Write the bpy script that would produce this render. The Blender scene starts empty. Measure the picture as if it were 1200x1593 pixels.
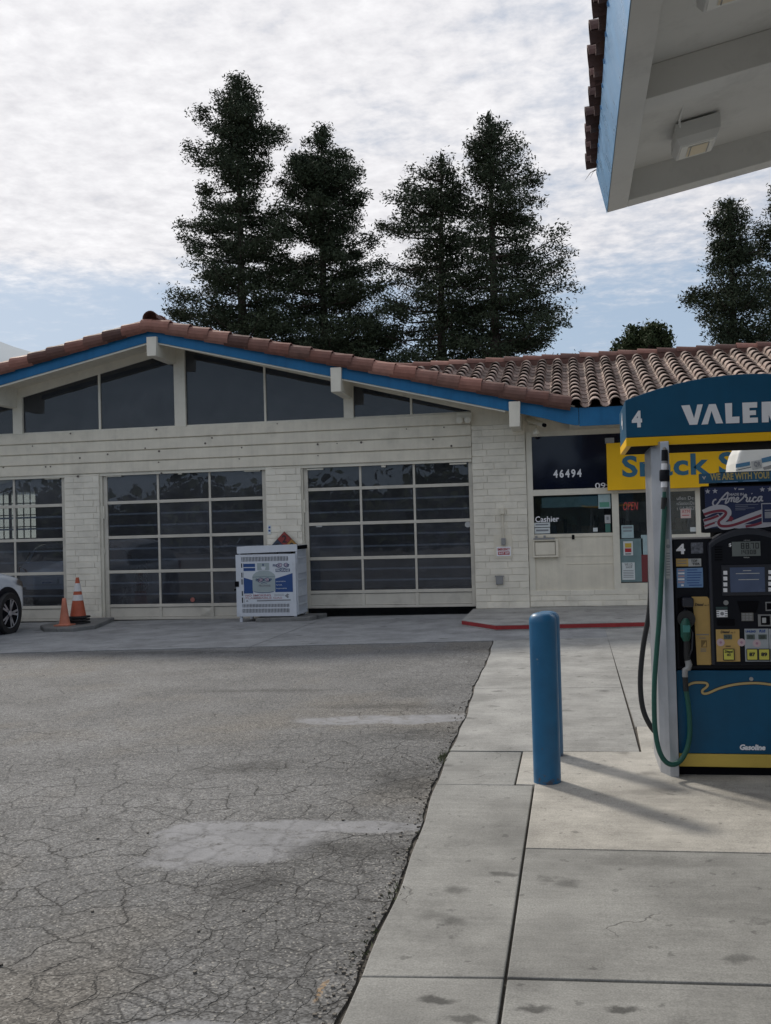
import bpy, bmesh, math, random
import numpy as np
from math import sin, cos, tan, atan, pi, radians, sqrt
from mathutils import Vector, Matrix
random.seed(7)
scene = bpy.context.scene
COL = scene.collection
# ---------------------------------------------------------------- camera
F = 1550.0
PSI = radians(10.6); PHI = atan(26/1550.0); RHO = atan(.027)
CAMP = Vector((0, 0, 1.6))
FWD = Vector((-sin(PSI)*cos(PHI), cos(PSI)*cos(PHI), sin(PHI)))
R0 = Vector((cos(PSI), sin(PSI), 0)); U0 = R0.cross(FWD)
RV = R0*cos(RHO) - U0*sin(RHO); UV = U0*cos(RHO) + R0*sin(RHO)
cd = bpy.data.cameras.new('camera'); cam = bpy.data.objects.new('camera', cd); COL.objects.link(cam)
m = Matrix((RV, UV, -FWD)).transposed().to_4x4(); m.translation = CAMP
cam.matrix_world = m
cd.sensor_fit = 'VERTICAL'; cd.sensor_height = 36; cd.lens = 36*F/1593; cd.clip_end = 4000; cd.clip_start = .05
scene.camera = cam
# ---------------------------------------------------------------- sky and sun
SUN_EL = radians(39); SUN = Vector((-.65*cos(SUN_EL), .76*cos(SUN_EL), sin(SUN_EL))).normalized()
scene.view_settings.view_transform = 'Standard'; scene.view_settings.look = 'None'
scene.view_settings.exposure = .32; scene.view_settings.gamma = 1
world = bpy.data.worlds.new('World'); scene.world = world; world.use_nodes = True
nt = world.node_tree; N = nt.nodes; L = nt.links; N.clear()
def wn(t, **k):
    n = N.new(t)
    for a, b in k.items(): setattr(n, a, b)
    return n
def wm(op, a, b=None, c=None, clamp=False):
    n = wn('ShaderNodeMath', operation=op); n.use_clamp = clamp
    for i, v in enumerate((a, b, c)):
        if v is None: continue
        if isinstance(v, (int, float)): n.inputs[i].default_value = v
        else: L.new(v, n.inputs[i])
    return n.outputs[0]
sky = wn('ShaderNodeTexSky', sky_type='NISHITA'); sky.sun_disc = False
sky.sun_elevation = SUN_EL; sky.sun_rotation = math.atan2(SUN.x, SUN.y)
sky.air_density = 1.0; sky.dust_density = 1.5; sky.ozone_density = 1.2
tc = wn('ShaderNodeTexCoord'); sp = wn('ShaderNodeSeparateXYZ'); L.new(tc.outputs['Generated'], sp.inputs[0])
zc = wm('ADD', wm('MAXIMUM', sp.outputs[2], 0.0), .07)
cx = wm('DIVIDE', sp.outputs[0], zc); cy = wm('DIVIDE', sp.outputs[1], zc)
cb = wn('ShaderNodeCombineXYZ'); L.new(cx, cb.inputs[0]); L.new(cy, cb.inputs[1])
def wnoise(scale, det, rough, src=None, dist=0):
    n = wn('ShaderNodeTexNoise'); n.inputs['Scale'].default_value = scale; n.inputs['Detail'].default_value = det
    n.inputs['Roughness'].default_value = rough; n.inputs['Distortion'].default_value = dist
    L.new(src or cb.outputs[0], n.inputs['Vector']); return n.outputs[0]
def wramp(v, a, b, lo=0, hi=1):
    n = wn('ShaderNodeMapRange'); n.interpolation_type = 'SMOOTHSTEP'
    n.inputs[1].default_value = a; n.inputs[2].default_value = b; n.inputs[3].default_value = lo; n.inputs[4].default_value = hi
    L.new(v, n.inputs[0]); return n.outputs[0]
big = wnoise(.55, 4, .5); mid = wnoise(3.4, 5, .58, dist=.1); fine = wnoise(15.0, 7, .62, dist=.12)
vd = wn('ShaderNodeVectorMath', operation='DOT_PRODUCT'); L.new(tc.outputs['Generated'], vd.inputs[0]); vd.inputs[1].default_value = SUN
glow = wramp(vd.outputs['Value'], .35, 1.0)
elev = wramp(sp.outputs[2], .205, .275)
side = wramp(sp.outputs[0], -.25, .12)             # fewer clouds towards the horizon
# coverage: thick overhead and toward the sun, opening to the lower left and right
cov = wm('ADD', wm('MULTIPLY', big, .5), wm('ADD', wm('MULTIPLY', mid, .38), wm('MULTIPLY', fine, .34)))
cov = wm('ADD', cov, wm('ADD', wm('MULTIPLY', elev, .34), wm('ADD', wm('MULTIPLY', glow, .12), wm('MULTIPLY', side, -.13))))
cov = wm('ADD', cov, wm('MULTIPLY', wm('MULTIPLY', wm('SUBTRACT', 1, elev), side), .20))
dens = wramp(cov, .70, 1.02)
clv = wm('ADD', wm('MULTIPLY', mid, .22), wm('MULTIPLY', fine, .40))
cl = wm('ADD', wm('ADD', .195, clv), wm('MULTIPLY', glow, .20))
cc = wn('ShaderNodeCombineColor'); L.new(wm('MULTIPLY', cl, 10.12), cc.inputs[0]); L.new(wm('MULTIPLY', cl, 10.05), cc.inputs[1]); L.new(wm('ADD', wm('MULTIPLY', cl, 9.5), .60), cc.inputs[2])
hz = wn('ShaderNodeMix', data_type='RGBA'); hz.inputs[0].default_value = .82
L.new(sky.outputs[0], hz.inputs[6]); hz.inputs[7].default_value = (3.1, 3.95, 5.1, 1)
mx = wn('ShaderNodeMix', data_type='RGBA'); L.new(dens, mx.inputs[0]); L.new(hz.outputs[2], mx.inputs[6]); L.new(cc.outputs[0], mx.inputs[7])
bg = wn('ShaderNodeBackground'); bg.inputs[1].default_value = .10; L.new(mx.outputs[2], bg.inputs[0])
wo = wn('ShaderNodeOutputWorld'); L.new(bg.outputs[0], wo.inputs[0])
sl = bpy.data.lights.new('sun', 'SUN'); sl.energy = 2.15; sl.angle = radians(5.5); sl.color = (1, .93, .82)
so = bpy.data.objects.new('sun', sl); COL.objects.link(so)
so.rotation_euler = (-SUN).to_track_quat('-Z', 'Y').to_euler(); so.location = (0, 0, 30)
# ---------------------------------------------------------------- helpers
G = .009
def gz(x): return G*x
def ray(px, py): return FWD + RV*((px-600)/F) - UV*((py-796.5)/F)
def at(px, py, Y):                      # a measured pixel -> the point of the vertical plane at depth Y
    d = ray(px, py); return CAMP + d*(Y/d.y)
def gnd(px, py):
    d = ray(px, py); return CAMP + d*(-CAMP.z/(d.z-G*d.x))
def RW(a, b, c, d, Y):                  # measured rectangle -> x0, z0, x1, z1 on that plane
    ym = (b+d)/2; xm = (a+c)/2
    return at(a, ym, Y).x, at(xm, d, Y).z, at(c, ym, Y).x, at(xm, b, Y).z
class MB:
    def __init__(s): s.v = []; s.f = []; s.mi = []; s.cur = 0
    def add(s, vs, fs):
        o = len(s.v); s.v += [tuple(v) for v in vs]; s.f += [tuple(i+o for i in f) for f in fs]; s.mi += [s.cur]*len(fs); return s
    def box(s, x0, y0, z0, x1, y1, z1):
        if x0 > x1: x0, x1 = x1, x0
        if y0 > y1: y0, y1 = y1, y0
        if z0 > z1: z0, z1 = z1, z0
        return s.add([(x0,y0,z0),(x1,y0,z0),(x1,y1,z0),(x0,y1,z0),(x0,y0,z1),(x1,y0,z1),(x1,y1,z1),(x0,y1,z1)],
                     [(0,3,2,1),(4,5,6,7),(0,1,5,4),(1,2,6,5),(2,3,7,6),(3,0,4,7)])
    def prism(s, pts, d):               # polygon (3-D points) swept along vector d
        n = len(pts); a = [Vector(p) for p in pts]; b = [p+Vector(d) for p in a]
        return s.add(a+b, [tuple(range(n))[::-1], tuple(range(n, 2*n))] + [(i, (i+1)%n, n+(i+1)%n, n+i) for i in range(n)])
    def xz(s, pts, y0, y1): return s.prism([(x, y0, z) for x, z in pts], (0, y1-y0, 0))
    def xy(s, pts, z0, z1): return s.prism([(x, y, z0) for x, y in pts], (0, 0, z1-z0))
    def yz(s, pts, x0, x1): return s.prism([(x0, y, z) for y, z in pts], (x1-x0, 0, 0))
    def quad(s, *p): return s.add(p, [tuple(range(len(p)))])
    def tube(s, path, r, n=8, cap=True):
        path = [Vector(p) for p in path]; k = len(path); vs = []
        up = Vector((0, 0, 1))
        d0 = (path[1]-path[0]).normalized(); a = d0.cross(up)
        if a.length < .1: a = d0.cross(Vector((0, 1, 0)))
        a.normalize()
        for i, p in enumerate(path):
            d = (path[min(i+1, k-1)]-path[max(i-1, 0)]).normalized()
            a = (a - d*a.dot(d)).normalized(); b = d.cross(a)
            ri = r[i] if isinstance(r, (list, tuple)) else r
            for j in range(n):
                t = 2*pi*j/n; vs.append(p + a*(ri*cos(t)) + b*(ri*sin(t)))
        fs = [(i*n+j, i*n+(j+1)%n, (i+1)*n+(j+1)%n, (i+1)*n+j) for i in range(k-1) for j in range(n)]
        if cap: fs += [tuple(range(n))[::-1], tuple(range((k-1)*n, k*n))]
        return s.add(vs, fs)
    def lathe(s, prof, c, axis='z', n=24):   # prof: (radius, height)
        vs = []
        for r_, h in prof:
            for j in range(n):
                t = 2*pi*j/n; x, y = r_*cos(t), r_*sin(t)
                vs.append({'z': (c[0]+x, c[1]+y, c[2]+h), 'y': (c[0]+x, c[1]+h, c[2]-y), 'x': (c[0]+h, c[1]+x, c[2]+y)}[axis])
        k = len(prof)
        fs = [(i*n+j, i*n+(j+1)%n, (i+1)*n+(j+1)%n, (i+1)*n+j) for i in range(k-1) for j in range(n)]
        fs += [tuple(range(n))[::-1], tuple(range((k-1)*n, k*n))]
        return s.add(vs, fs)
    def build(s, name, mat, parent=None, bevel=0, smooth=False, seg=2):
        me = bpy.data.meshes.new(name)
        o = bpy.data.objects.new(name, me); COL.objects.link(o)
        off = Vector((0, 0, 0))
        if parent is not None:
            o.parent = parent; p = parent
            while p is not None: off += Vector(p.location); p = p.parent
        me.from_pydata([(v[0]-off.x, v[1]-off.y, v[2]-off.z) for v in s.v], [], s.f)
        mats = mat if isinstance(mat, (list, tuple)) else [mat]
        for q in mats: me.materials.append(q)
        if len(mats) > 1: me.polygons.foreach_set('material_index', s.mi)
        bm = bmesh.new(); bm.from_mesh(me); bmesh.ops.recalc_face_normals(bm, faces=bm.faces); bm.to_mesh(me); bm.free()
        if smooth: me.shade_smooth()
        if smooth == 'auto':
            me.set_sharp_from_angle(angle=radians(40))
        if bevel:
            b = o.modifiers.new('bevel', 'BEVEL'); b.width = bevel; b.segments = seg; b.limit_method = 'ANGLE'; b.angle_limit = radians(40)
        return o
def B(*a): return MB().box(*a)
def tag(o, label=None, cat=None, group=None, kind=None):
    if label: o['label'] = label
    if cat: o['category'] = cat
    if group: o['group'] = group
    if kind: o['kind'] = kind
    return o
def thing(name, loc, label, cat, group=None):
    o = bpy.data.objects.new(name, None); COL.objects.link(o); o.location = loc; o.empty_display_size = .2
    return tag(o, label, cat, group)
def copy_tree(o, parent=None):
    c = o.copy(); COL.objects.link(c); c.parent = parent
    for ch in [k for k in bpy.data.objects if k.parent == o]: copy_tree(ch, c)
    return c
def text(body, x0, z0, x1, z1, y, mat, parent, name='lettering', bold=.0, shear=0, depth=.002, space=1):
    cu = bpy.data.curves.new('t', 'FONT'); cu.body = body; cu.offset = bold; cu.shear = shear; cu.space_character = space; cu.resolution_u = 3
    t = bpy.data.objects.new('t', cu); COL.objects.link(t)
    dg = bpy.context.evaluated_depsgraph_get(); me = bpy.data.meshes.new_from_object(t.evaluated_get(dg))
    bpy.data.objects.remove(t); bpy.data.curves.remove(cu)
    co = np.zeros(len(me.vertices)*3); me.vertices.foreach_get('co', co); co = co.reshape(-1, 3)
    lo = co.min(0); hi = co.max(0); s = (co-lo)/np.maximum(hi-lo, 1e-6)
    mb = MB()
    mb.v = [(x0+(x1-x0)*a[0], y-depth, z0+(z1-z0)*a[1]) for a in s]
    mb.f = [tuple(p.vertices) for p in me.polygons]; mb.mi = [0]*len(mb.f)
    bpy.data.meshes.remove(me)
    o = mb.build(name, mat, parent)
    return o
def tpx(body, a, b, c, d, Y, mat, parent, name='lettering', **k):
    r = RW(a, b, c, d, Y); return text(body, r[0], r[1], r[2], r[3], Y, mat, parent, name, **k)
def plate(a, b, c, d, Y, t, name, mat, parent, bevel=0, back=0):   # a flat sheet t thick standing on the plane Y
    r = RW(a, b, c, d, Y); return B(r[0], Y-t, r[1], r[2], Y+back, r[3]).build(name, mat, parent, bevel)
# ---------------------------------------------------------------- materials
def mat(name, col, rough=.6, metal=0, var=0, vs=3, dirt=0, bump=0, bs=60, spec=.5, coat=0, streak=0, isl=0, col2=None, emit=0, chips=False):
    """Principled paint with noise variation, dirt patches, fine bump; isl: tone varies per loose piece."""
    M = bpy.data.materials.new(name); M.use_nodes = True
    t = M.node_tree; n = t.nodes; l = t.links; p = n['Principled BSDF']
    p.inputs['Roughness'].default_value = rough; p.inputs['Metallic'].default_value = metal
    p.inputs['Specular IOR Level'].default_value = spec; p.inputs['Coat Weight'].default_value = coat
    c4 = (*col, 1); p.inputs['Base Color'].default_value = c4
    if emit: p.inputs['Emission Color'].default_value = c4; p.inputs['Emission Strength'].default_value = emit
    g = n.new('ShaderNodeNewGeometry'); pos = g.outputs['Position']
    cur = None
    def noise(scale, det=4, vec=None, ro=.55):
        q = n.new('ShaderNodeTexNoise'); q.inputs['Scale'].default_value = scale; q.inputs['Detail'].default_value = det; q.inputs['Roughness'].default_value = ro
        l.new(vec or pos, q.inputs['Vector']); return q.outputs[0]
    def rng(v, a, b, lo, hi):
        q = n.new('ShaderNodeMapRange'); q.inputs[1].default_value = a; q.inputs[2].default_value = b; q.inputs[3].default_value = lo; q.inputs[4].default_value = hi
        l.new(v, q.inputs[0]); return q.outputs[0]
    def mul(src, fac):
        q = n.new('ShaderNodeVectorMath'); q.operation = 'SCALE'
        if src is None: q.inputs[0].default_value = col
        else: l.new(src, q.inputs[0])
        l.new(fac, q.inputs['Scale']); return q.outputs[0]
    if isl and col2:
        q = n.new('ShaderNodeMix'); q.data_type = 'RGBA'; q.inputs[6].default_value = c4; q.inputs[7].default_value = (*col2, 1)
        l.new(g.outputs['Random Per Island'], q.inputs[0]); cur = q.outputs[2]
        w = n.new('ShaderNodeTexWhiteNoise'); w.noise_dimensions = '1D'; l.new(g.outputs['Random Per Island'], w.inputs['W'])
        cur = mul(cur, rng(w.outputs['Value'], 0, 1, 1-isl, 1+isl))
    elif isl: cur = mul(cur, rng(g.outputs['Random Per Island'], 0, 1, 1-isl, 1+isl))
    if var: cur = mul(cur, rng(noise(vs, 6), .3, .7, 1-var, 1+var))
    if streak:
        mp = n.new('ShaderNodeMapping'); mp.inputs['Scale'].default_value = (9, 9, .5); l.new(pos, mp.inputs[0])
        cur = mul(cur, rng(noise(1.3, 5, mp.outputs[0]), .45, .75, 1, 1-streak))
    if dirt: cur = mul(cur, rng(noise(2.2, 9, ro=.7), .52, .78, 1, 1-dirt))
    if chips:                                            # chipped spots and rust where the pipe meets the slab
        def mixin(src, fac, c_):
            q = n.new('ShaderNodeMix'); q.data_type = 'RGBA'; l.new(fac, q.inputs[0]); l.new(src, q.inputs[6]); q.inputs[7].default_value = (*c_, 1); return q.outputs[2]
        cur = mixin(cur, rng(noise(16, 6, ro=.7), .665, .69, 0, .8), (.16, .22, .27))
        sz = n.new('ShaderNodeSeparateXYZ'); l.new(pos, sz.inputs[0]); lo = rng(sz.outputs[2], .0, .10, .22, 0)
        ad = n.new('ShaderNodeMath'); ad.operation = 'ADD'; l.new(noise(24, 5, ro=.65), ad.inputs[0]); l.new(lo, ad.inputs[1])
        cur = mixin(cur, rng(ad.outputs[0], .70, .76, 0, .7), (.09, .05, .03))
    if cur is not None: l.new(cur, p.inputs['Base Color'])
    if var or dirt: l.new(rng(noise(5, 4), .3, .7, max(rough-.08, 0), min(rough+.1, 1)), p.inputs['Roughness'])
    if bump:
        b = n.new('ShaderNodeBump'); b.inputs['Strength'].default_value = bump; b.inputs['Distance'].default_value = .01
        l.new(noise(bs, 5), b.inputs['Height']); l.new(b.outputs[0], p.inputs['Normal'])
    return M
def glass_mat(name, tint, refl=1.0, rough=.0, dust_sheen=.02):
    M = bpy.data.materials.new(name); M.use_nodes = True; t = M.node_tree; n = t.nodes; l = t.links; n.clear()
    o = n.new('ShaderNodeOutputMaterial'); tr = n.new('ShaderNodeBsdfTransparent'); tr.inputs[0].default_value = (*tint, 1)
    gl = n.new('ShaderNodeBsdfGlossy'); gl.inputs['Roughness'].default_value = rough; gl.inputs[0].default_value = (refl, refl, refl, 1)
    fr = n.new('ShaderNodeFresnel'); fr.inputs[0].default_value = 1.5; mxs = n.new('ShaderNodeMixShader')
    g = n.new('ShaderNodeNewGeometry'); nz = n.new('ShaderNodeTexNoise'); nz.inputs['Scale'].default_value = 1.3; nz.inputs['Detail'].default_value = 2
    l.new(g.outputs['Position'], nz.inputs['Vector']); b = n.new('ShaderNodeBump'); b.inputs['Strength'].default_value = .06; b.inputs['Distance'].default_value = .05
    l.new(nz.outputs[0], b.inputs['Height']); l.new(b.outputs[0], gl.inputs['Normal'])
    df = n.new('ShaderNodeBsdfDiffuse'); df.inputs[0].default_value = (.60, .61, .66, 1); md = n.new('ShaderNodeMixShader')  # pale dust film, its level raised to stand in for reflections on the panes
    dn = n.new('ShaderNodeTexNoise'); dn.inputs['Scale'].default_value = 2.6; dn.inputs['Detail'].default_value = 7; dn.inputs['Roughness'].default_value = .7; l.new(g.outputs['Position'], dn.inputs['Vector'])
    dm = n.new('ShaderNodeMapRange'); dm.inputs[1].default_value = .3; dm.inputs[2].default_value = .75; dm.inputs[3].default_value = dust_sheen*.6; dm.inputs[4].default_value = dust_sheen*1.6; l.new(dn.outputs[0], dm.inputs[0]); oi = n.new('ShaderNodeObjectInfo'); om = n.new('ShaderNodeMath'); om.operation = 'MULTIPLY_ADD'; l.new(oi.outputs['Random'], om.inputs[0]); om.inputs[1].default_value = .9; om.inputs[2].default_value = .55; mm = n.new('ShaderNodeMath'); mm.operation = 'MULTIPLY'; l.new(om.outputs[0], mm.inputs[0]); l.new(dm.outputs[0], mm.inputs[1])
    l.new(mm.outputs[0], md.inputs[0]); l.new(tr.outputs[0], md.inputs[1]); l.new(df.outputs[0], md.inputs[2])
    l.new(fr.outputs[0], mxs.inputs[0]); l.new(md.outputs[0], mxs.inputs[1]); l.new(gl.outputs[0], mxs.inputs[2]); l.new(mxs.outputs[0], o.inputs[0])
    return M
CREAM = mat('cream_paint', (.73, .675, .555), .55, var=.08, dirt=.20, bump=.10, bs=40, streak=.08)
CREAMB = mat('cream_brick_paint', (.79, .74, .63), .6, var=.09, dirt=.24, bump=.5, bs=70, isl=.06)
MORT = mat('painted_mortar', (.70, .665, .575), .8, var=.1, bump=.4, bs=90)
TRIM = mat('cream_trim_paint', (.73, .69, .585), .5, var=.06, dirt=.18)
DTRIM = mat('garage_door_frame_paint', (.58, .545, .47), .5, var=.08, dirt=.25)
BLUEF = mat('fascia_blue_paint', (.018, .145, .32), .5, spec=.25, var=.14, vs=1.5, dirt=.25, streak=.12, bump=.08, bs=30)
BLUEC = mat('canopy_blue_metal', (.22, .44, .70), .32, metal=.35, var=.08, dirt=.1)
BLUEB = mat('bollard_blue_paint', (.007, .115, .25), .42, var=.12, vs=7, dirt=.25, bump=.22, bs=30, coat=.12, chips=True)
BLUED = mat('dispenser_blue', (.006, .085, .175), .38, spec=.3, var=.10, vs=5, dirt=.18, streak=.08)
NAVY = mat('sign_navy', (.012, .02, .075), .35)
YEL = mat('sign_yellow', (.92, .52, .006), .45, spec=.3, var=.04, dirt=.08)
YELP = mat('pump_yellow_panel', (.52, .34, .11), .5, var=.05, vs=20)
YELL = mat('yellow_stripe_paint', (.62, .44, .08), .5, var=.1, dirt=.2)
TAN = mat('swoosh_tan', (.50, .37, .16), .5)
BLACK = mat('black_plastic', (.006, .007, .012), .42, spec=.22, var=.1, vs=30)
DARK = mat('dark_void', (.008, .008, .010), .9, spec=.05)
RUB = mat('black_rubber', (.014, .014, .015), .6, bump=.2, bs=120)
WHITE = mat('white_lettering', (.85, .85, .88), .5)
WHT = mat('white_enamel', (.66, .68, .72), .42, var=.05, dirt=.14)
SILV = mat('brushed_column_metal', (.42, .44, .48), .38, metal=.75, var=.06, vs=12, streak=.12)
GREY = mat('grey_metal', (.30, .30, .30), .5, metal=.3, var=.1, dirt=.2)
LGREY = mat('light_grey_paper', (.45, .46, .46), .7, var=.1, vs=60)
CHR = mat('chrome', (.45, .45, .47), .28, metal=1)
GRN = mat('green_hose_rubber', (.010, .085, .062), .42, var=.12, vs=25, dirt=.25, bump=.1)
RED = mat('sign_red', (.42, .02, .03), .5)
REDK = mat('red_kerb_paint', (.30, .022, .025), .6, var=.15, vs=9, dirt=.35, bump=.3)
TILE = mat('clay_tile', (.215, .155, .130), .78, isl=.42, col2=(.33, .25, .21), var=.14, vs=9, dirt=.38, bump=.3, bs=80)
TILER = mat('red_clay_tile', (.175, .070, .050), .7, isl=.6, col2=(.24, .120, .090), var=.14, vs=9, dirt=.35, bump=.3, bs=80)
SOFF = mat('canopy_soffit_paint', (.66, .655, .63), .6, var=.07, vs=1.2, dirt=.24, bump=.06, bs=20)
GLASSD = glass_mat('garage_glass', (.68, .72, .78), .9, dust_sheen=.055)
GLASSC = glass_mat('clerestory_glass', (.32, .33, .35), 1.0, dust_sheen=.075)
GLASSS = glass_mat('shop_glass', (.70, .78, .80), .6)
ORG = mat('cone_orange', (.42, .09, .04), .6, var=.12, vs=14, dirt=.25)
ORGF = mat('faded_cone_orange', (.52, .18, .11), .65, var=.12, vs=14, dirt=.2)
REFW = mat('reflective_white_band', (.62, .61, .60), .5, var=.1, vs=30, dirt=.2)
CARW = mat('white_car_paint', (.68, .71, .76), .25, coat=.8)
CARS = mat('silver_car_paint', (.66, .70, .76), .3, coat=.8)
BARK = mat('redwood_bark', (.075, .055, .045), .9, var=.25, bump=.6, bs=12)
FLOORM = mat('garage_floor_concrete', (.20, .20, .195), .6, var=.2)
INW = mat('garage_inner_wall', (.42, .42, .41), .8, var=.1)
PAPER = mat('poster_paper', (.62, .66, .66), .6)
TEAL = mat('teal_window_poster', (.15, .23, .24), .5, var=.15, vs=4)
TEALL = mat('pale_teal_paper', (.36, .48, .50), .5, var=.1, vs=10)
SCR = mat('lcd_grey', (.20, .21, .20), .3)
INK = mat('black_ink', (.02, .02, .025), .6)
INKG = mat('grey_ink', (.22, .23, .25), .6)
INKB = mat('blue_ink', (.03, .08, .28), .6)
# ---------------------------------------------------------------- ground
def ground_mat(name, base, kind):
    M = bpy.data.materials.new(name); M.use_nodes = True
    t = M.node_tree; n = t.nodes; l = t.links; p = n['Principled BSDF']
    g = n.new('ShaderNodeNewGeometry'); pos = g.outputs['Position']
    def math_(op, a, b=None):
        q = n.new('ShaderNodeMath'); q.operation = op
        for i, v in enumerate((a, b)):
            if v is None: continue
            if isinstance(v, (int, float)): q.inputs[i].default_value = v
            else: l.new(v, q.inputs[i])
        return q.outputs[0]
    def noise(scale, det=5, ro=.6, vec=None, dist=0, out=0):
        q = n.new('ShaderNodeTexNoise'); q.inputs['Scale'].default_value = scale; q.inputs['Detail'].default_value = det
        q.inputs['Roughness'].default_value = ro; q.inputs['Distortion'].default_value = dist
        l.new(vec or pos, q.inputs['Vector']); return q.outputs[out]
    def rng(v, a, b, lo=0, hi=1, sm=True):
        q = n.new('ShaderNodeMapRange'); q.interpolation_type = 'SMOOTHSTEP' if sm else 'LINEAR'
        q.inputs[1].default_value = a; q.inputs[2].default_value = b; q.inputs[3].default_value = lo; q.inputs[4].default_value = hi
        l.new(v, q.inputs[0]); return q.outputs[0]
    def warp(amt, scale):
        q = n.new('ShaderNodeVectorMath'); q.operation = 'MULTIPLY_ADD'; l.new(noise(scale, 4, .6, out=1), q.inputs[0])
        q.inputs[1].default_value = (amt,)*3; l.new(pos, q.inputs[2]); return q.outputs[0]
    def vor(scale, vec, feat='DISTANCE_TO_EDGE', out='Distance'):
        q = n.new('ShaderNodeTexVoronoi'); q.feature = feat; q.inputs['Scale'].default_value = scale; q.voronoi_dimensions = '2D'
        l.new(vec, q.inputs['Vector']); return q.outputs[out]
    def mixc(fac, a, b):
        q = n.new('ShaderNodeMix'); q.data_type = 'RGBA'; l.new(fac, q.inputs[0]) if not isinstance(fac, float) else None
        for i, v in ((6, a), (7, b)):
            if isinstance(v, tuple): q.inputs[i].default_value = (*v, 1)
            else: l.new(v, q.inputs[i])
        return q.outputs[2]
    def scale(c, f):
        q = n.new('ShaderNodeVectorMath'); q.operation = 'SCALE'; l.new(c, q.inputs[0]); l.new(f, q.inputs['Scale']); return q.outputs[0]
    sx = n.new('ShaderNodeSeparateXYZ'); l.new(pos, sx.inputs[0])
    def ell(cx, cy, rx, ry, ang=0, soft=.35, wamt=.5, wsc=2.2):       # a stain or patch of its own irregular outline
        mp = n.new('ShaderNodeMapping'); mp.vector_type = 'TEXTURE'; mp.inputs['Location'].default_value = (cx+wamt/2, cy+wamt/2, 0)
        mp.inputs['Rotation'].default_value = (0, 0, ang); mp.inputs['Scale'].default_value = (rx, ry, 1e3)
        l.new(warp(wamt, wsc), mp.inputs[0]); q = n.new('ShaderNodeVectorMath'); q.operation = 'LENGTH'; l.new(mp.outputs[0], q.inputs[0])
        return rng(q.outputs['Value'], 1.0, 1.0-soft)
    bump = n.new('ShaderNodeBump')
    if kind == 'asphalt':
        agg = vor(125, pos, 'F1', 'Color'); sc = n.new('ShaderNodeSeparateColor'); l.new(agg, sc.inputs[0]); sepv = sc.outputs[0]
        speck = math_('MULTIPLY', rng(sepv, 0, 1, .42, 1.6, False), rng(noise(30, 4, .7), .3, .7, .72, 1.3, False)); glint = rng(sc.outputs[1], .93, .97, 0, 1)
        c = mixc(rng(noise(1.1, 6, .68), .34, .66), tuple(x*.86 for x in base), tuple(x*1.22 for x in base))
        c = scale(c, rng(noise(.45, 3, .5), .35, .65, .88, 1.1))
        c = mixc(rng(noise(.7, 4, .5, warp(1.5, .5)), .5, .72), c, (base[0]*1.10, base[1]*1.03, base[2]*.93))
        c = scale(c, speck); c = mixc(glint, c, (.30, .29, .27))
        # worn smooth pale patches
        pm = None
        for e in (ell(-1.78, 4.98, .56, .40, .3, .40, .55, 3.2), ell(-2.0, 5.2, .35, .2, .1, .3, .35, 4), ell(-1.25, 5.33, .75, .12, .0, .3, .12, 3), ell(-1.62, 8.36, .98, .25, .12, .35, .45, 2), ell(-1.15, 3.03, .50, .14, 0, .3, .12, 4)):
            pm = e if pm is None else math_('MAXIMUM', pm, e)
        pm = math_('MULTIPLY', pm, rng(noise(12, 5, .7), .34, .50, .30, 1))
        c = mixc(pm, c, scale(mixc(rng(noise(4, 5), .3, .7), (.205, .208, .218), (.27, .272, .285)), rng(sepv, 0, 1, .9, 1.08, False)))
        # dark oily places
        dm = None
        for e in (ell(-1.15, 4.95, .52, .26, .1, .8, .4, 3), ell(-1.5, 4.4, .3, .2, .2, .8, .4, 3), ell(-2.3, 6.6, .6, .25, 0, .8, .5, 2), ell(-1.25, 7.75, .6, .35, 0, .8, .4, 2), ell(-1.6, 9.0, 1.0, .25, 0, .8, .4, 2), ell(-1.1, 6.3, .35, .5, 0, .8, .3, 3), ell(-5.5, 13.2, 1.7, .35, 0, .7, .5, 1.5), ell(-3.2, 9.9, .9, .2, 0, .8, .4, 2)):
            dm = e if dm is None else math_('MAXIMUM', dm, e)
        dm = math_('MULTIPLY', dm, rng(noise(6, 6, .7), .3, .6, .3, 1))
        c = scale(c, rng(dm, 0, 1, 1, .50, False))
        # alligator cracks
        w1 = warp(.16, 5); w2 = warp(.35, 2.2)
        sq = n.new('ShaderNodeVectorMath'); sq.operation = 'MULTIPLY'; l.new(w2, sq.inputs[0]); sq.inputs[1].default_value = (1, .8, 1)
        ca = vor(4.2, w1); cb_ = vor(1.1, sq.outputs[0]); cf = vor(11, warp(.07, 9))
        near = rng(math_('ADD', sx.outputs[1], math_('MULTIPLY', noise(.9, 3), 2.4)), 11.0, 5.0, .22, 1); patch = rng(noise(.8, 3, .5), .40, .60)
        edge = rng(sx.outputs[0], -2.4, -1.1, 0, .8)
        a1 = math_('MULTIPLY', rng(math_('ADD', ca, math_('MULTIPLY', math_('SUBTRACT', noise(5, 3), .5), .03)), .022, .002), math_('MULTIPLY', math_('MINIMUM', math_('ADD', near, edge), 1.0), rng(noise(2.6, 5, .7), .40, .56)))
        a2 = math_('MULTIPLY', rng(cb_, .009, .001), rng(noise(1.6, 4), .52, .60, 0, .7))
        a3 = math_('MULTIPLY', rng(cf, .05, .01), math_('MULTIPLY', patch, math_('MULTIPLY', edge, .9)))
        cr = math_('MAXIMUM', math_('MAXIMUM', a1, a2), a3)
        cr = math_('MULTIPLY', cr, rng(pm, .1, .6, 1, .08))
        halo = math_('MULTIPLY', rng(ca, .10, .01), near)
        c = scale(c, rng(halo, 0, 1, 1, .80, False))
        c = mixc(math_('MULTIPLY', cr, .80), c, (.026, .024, .022))
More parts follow.
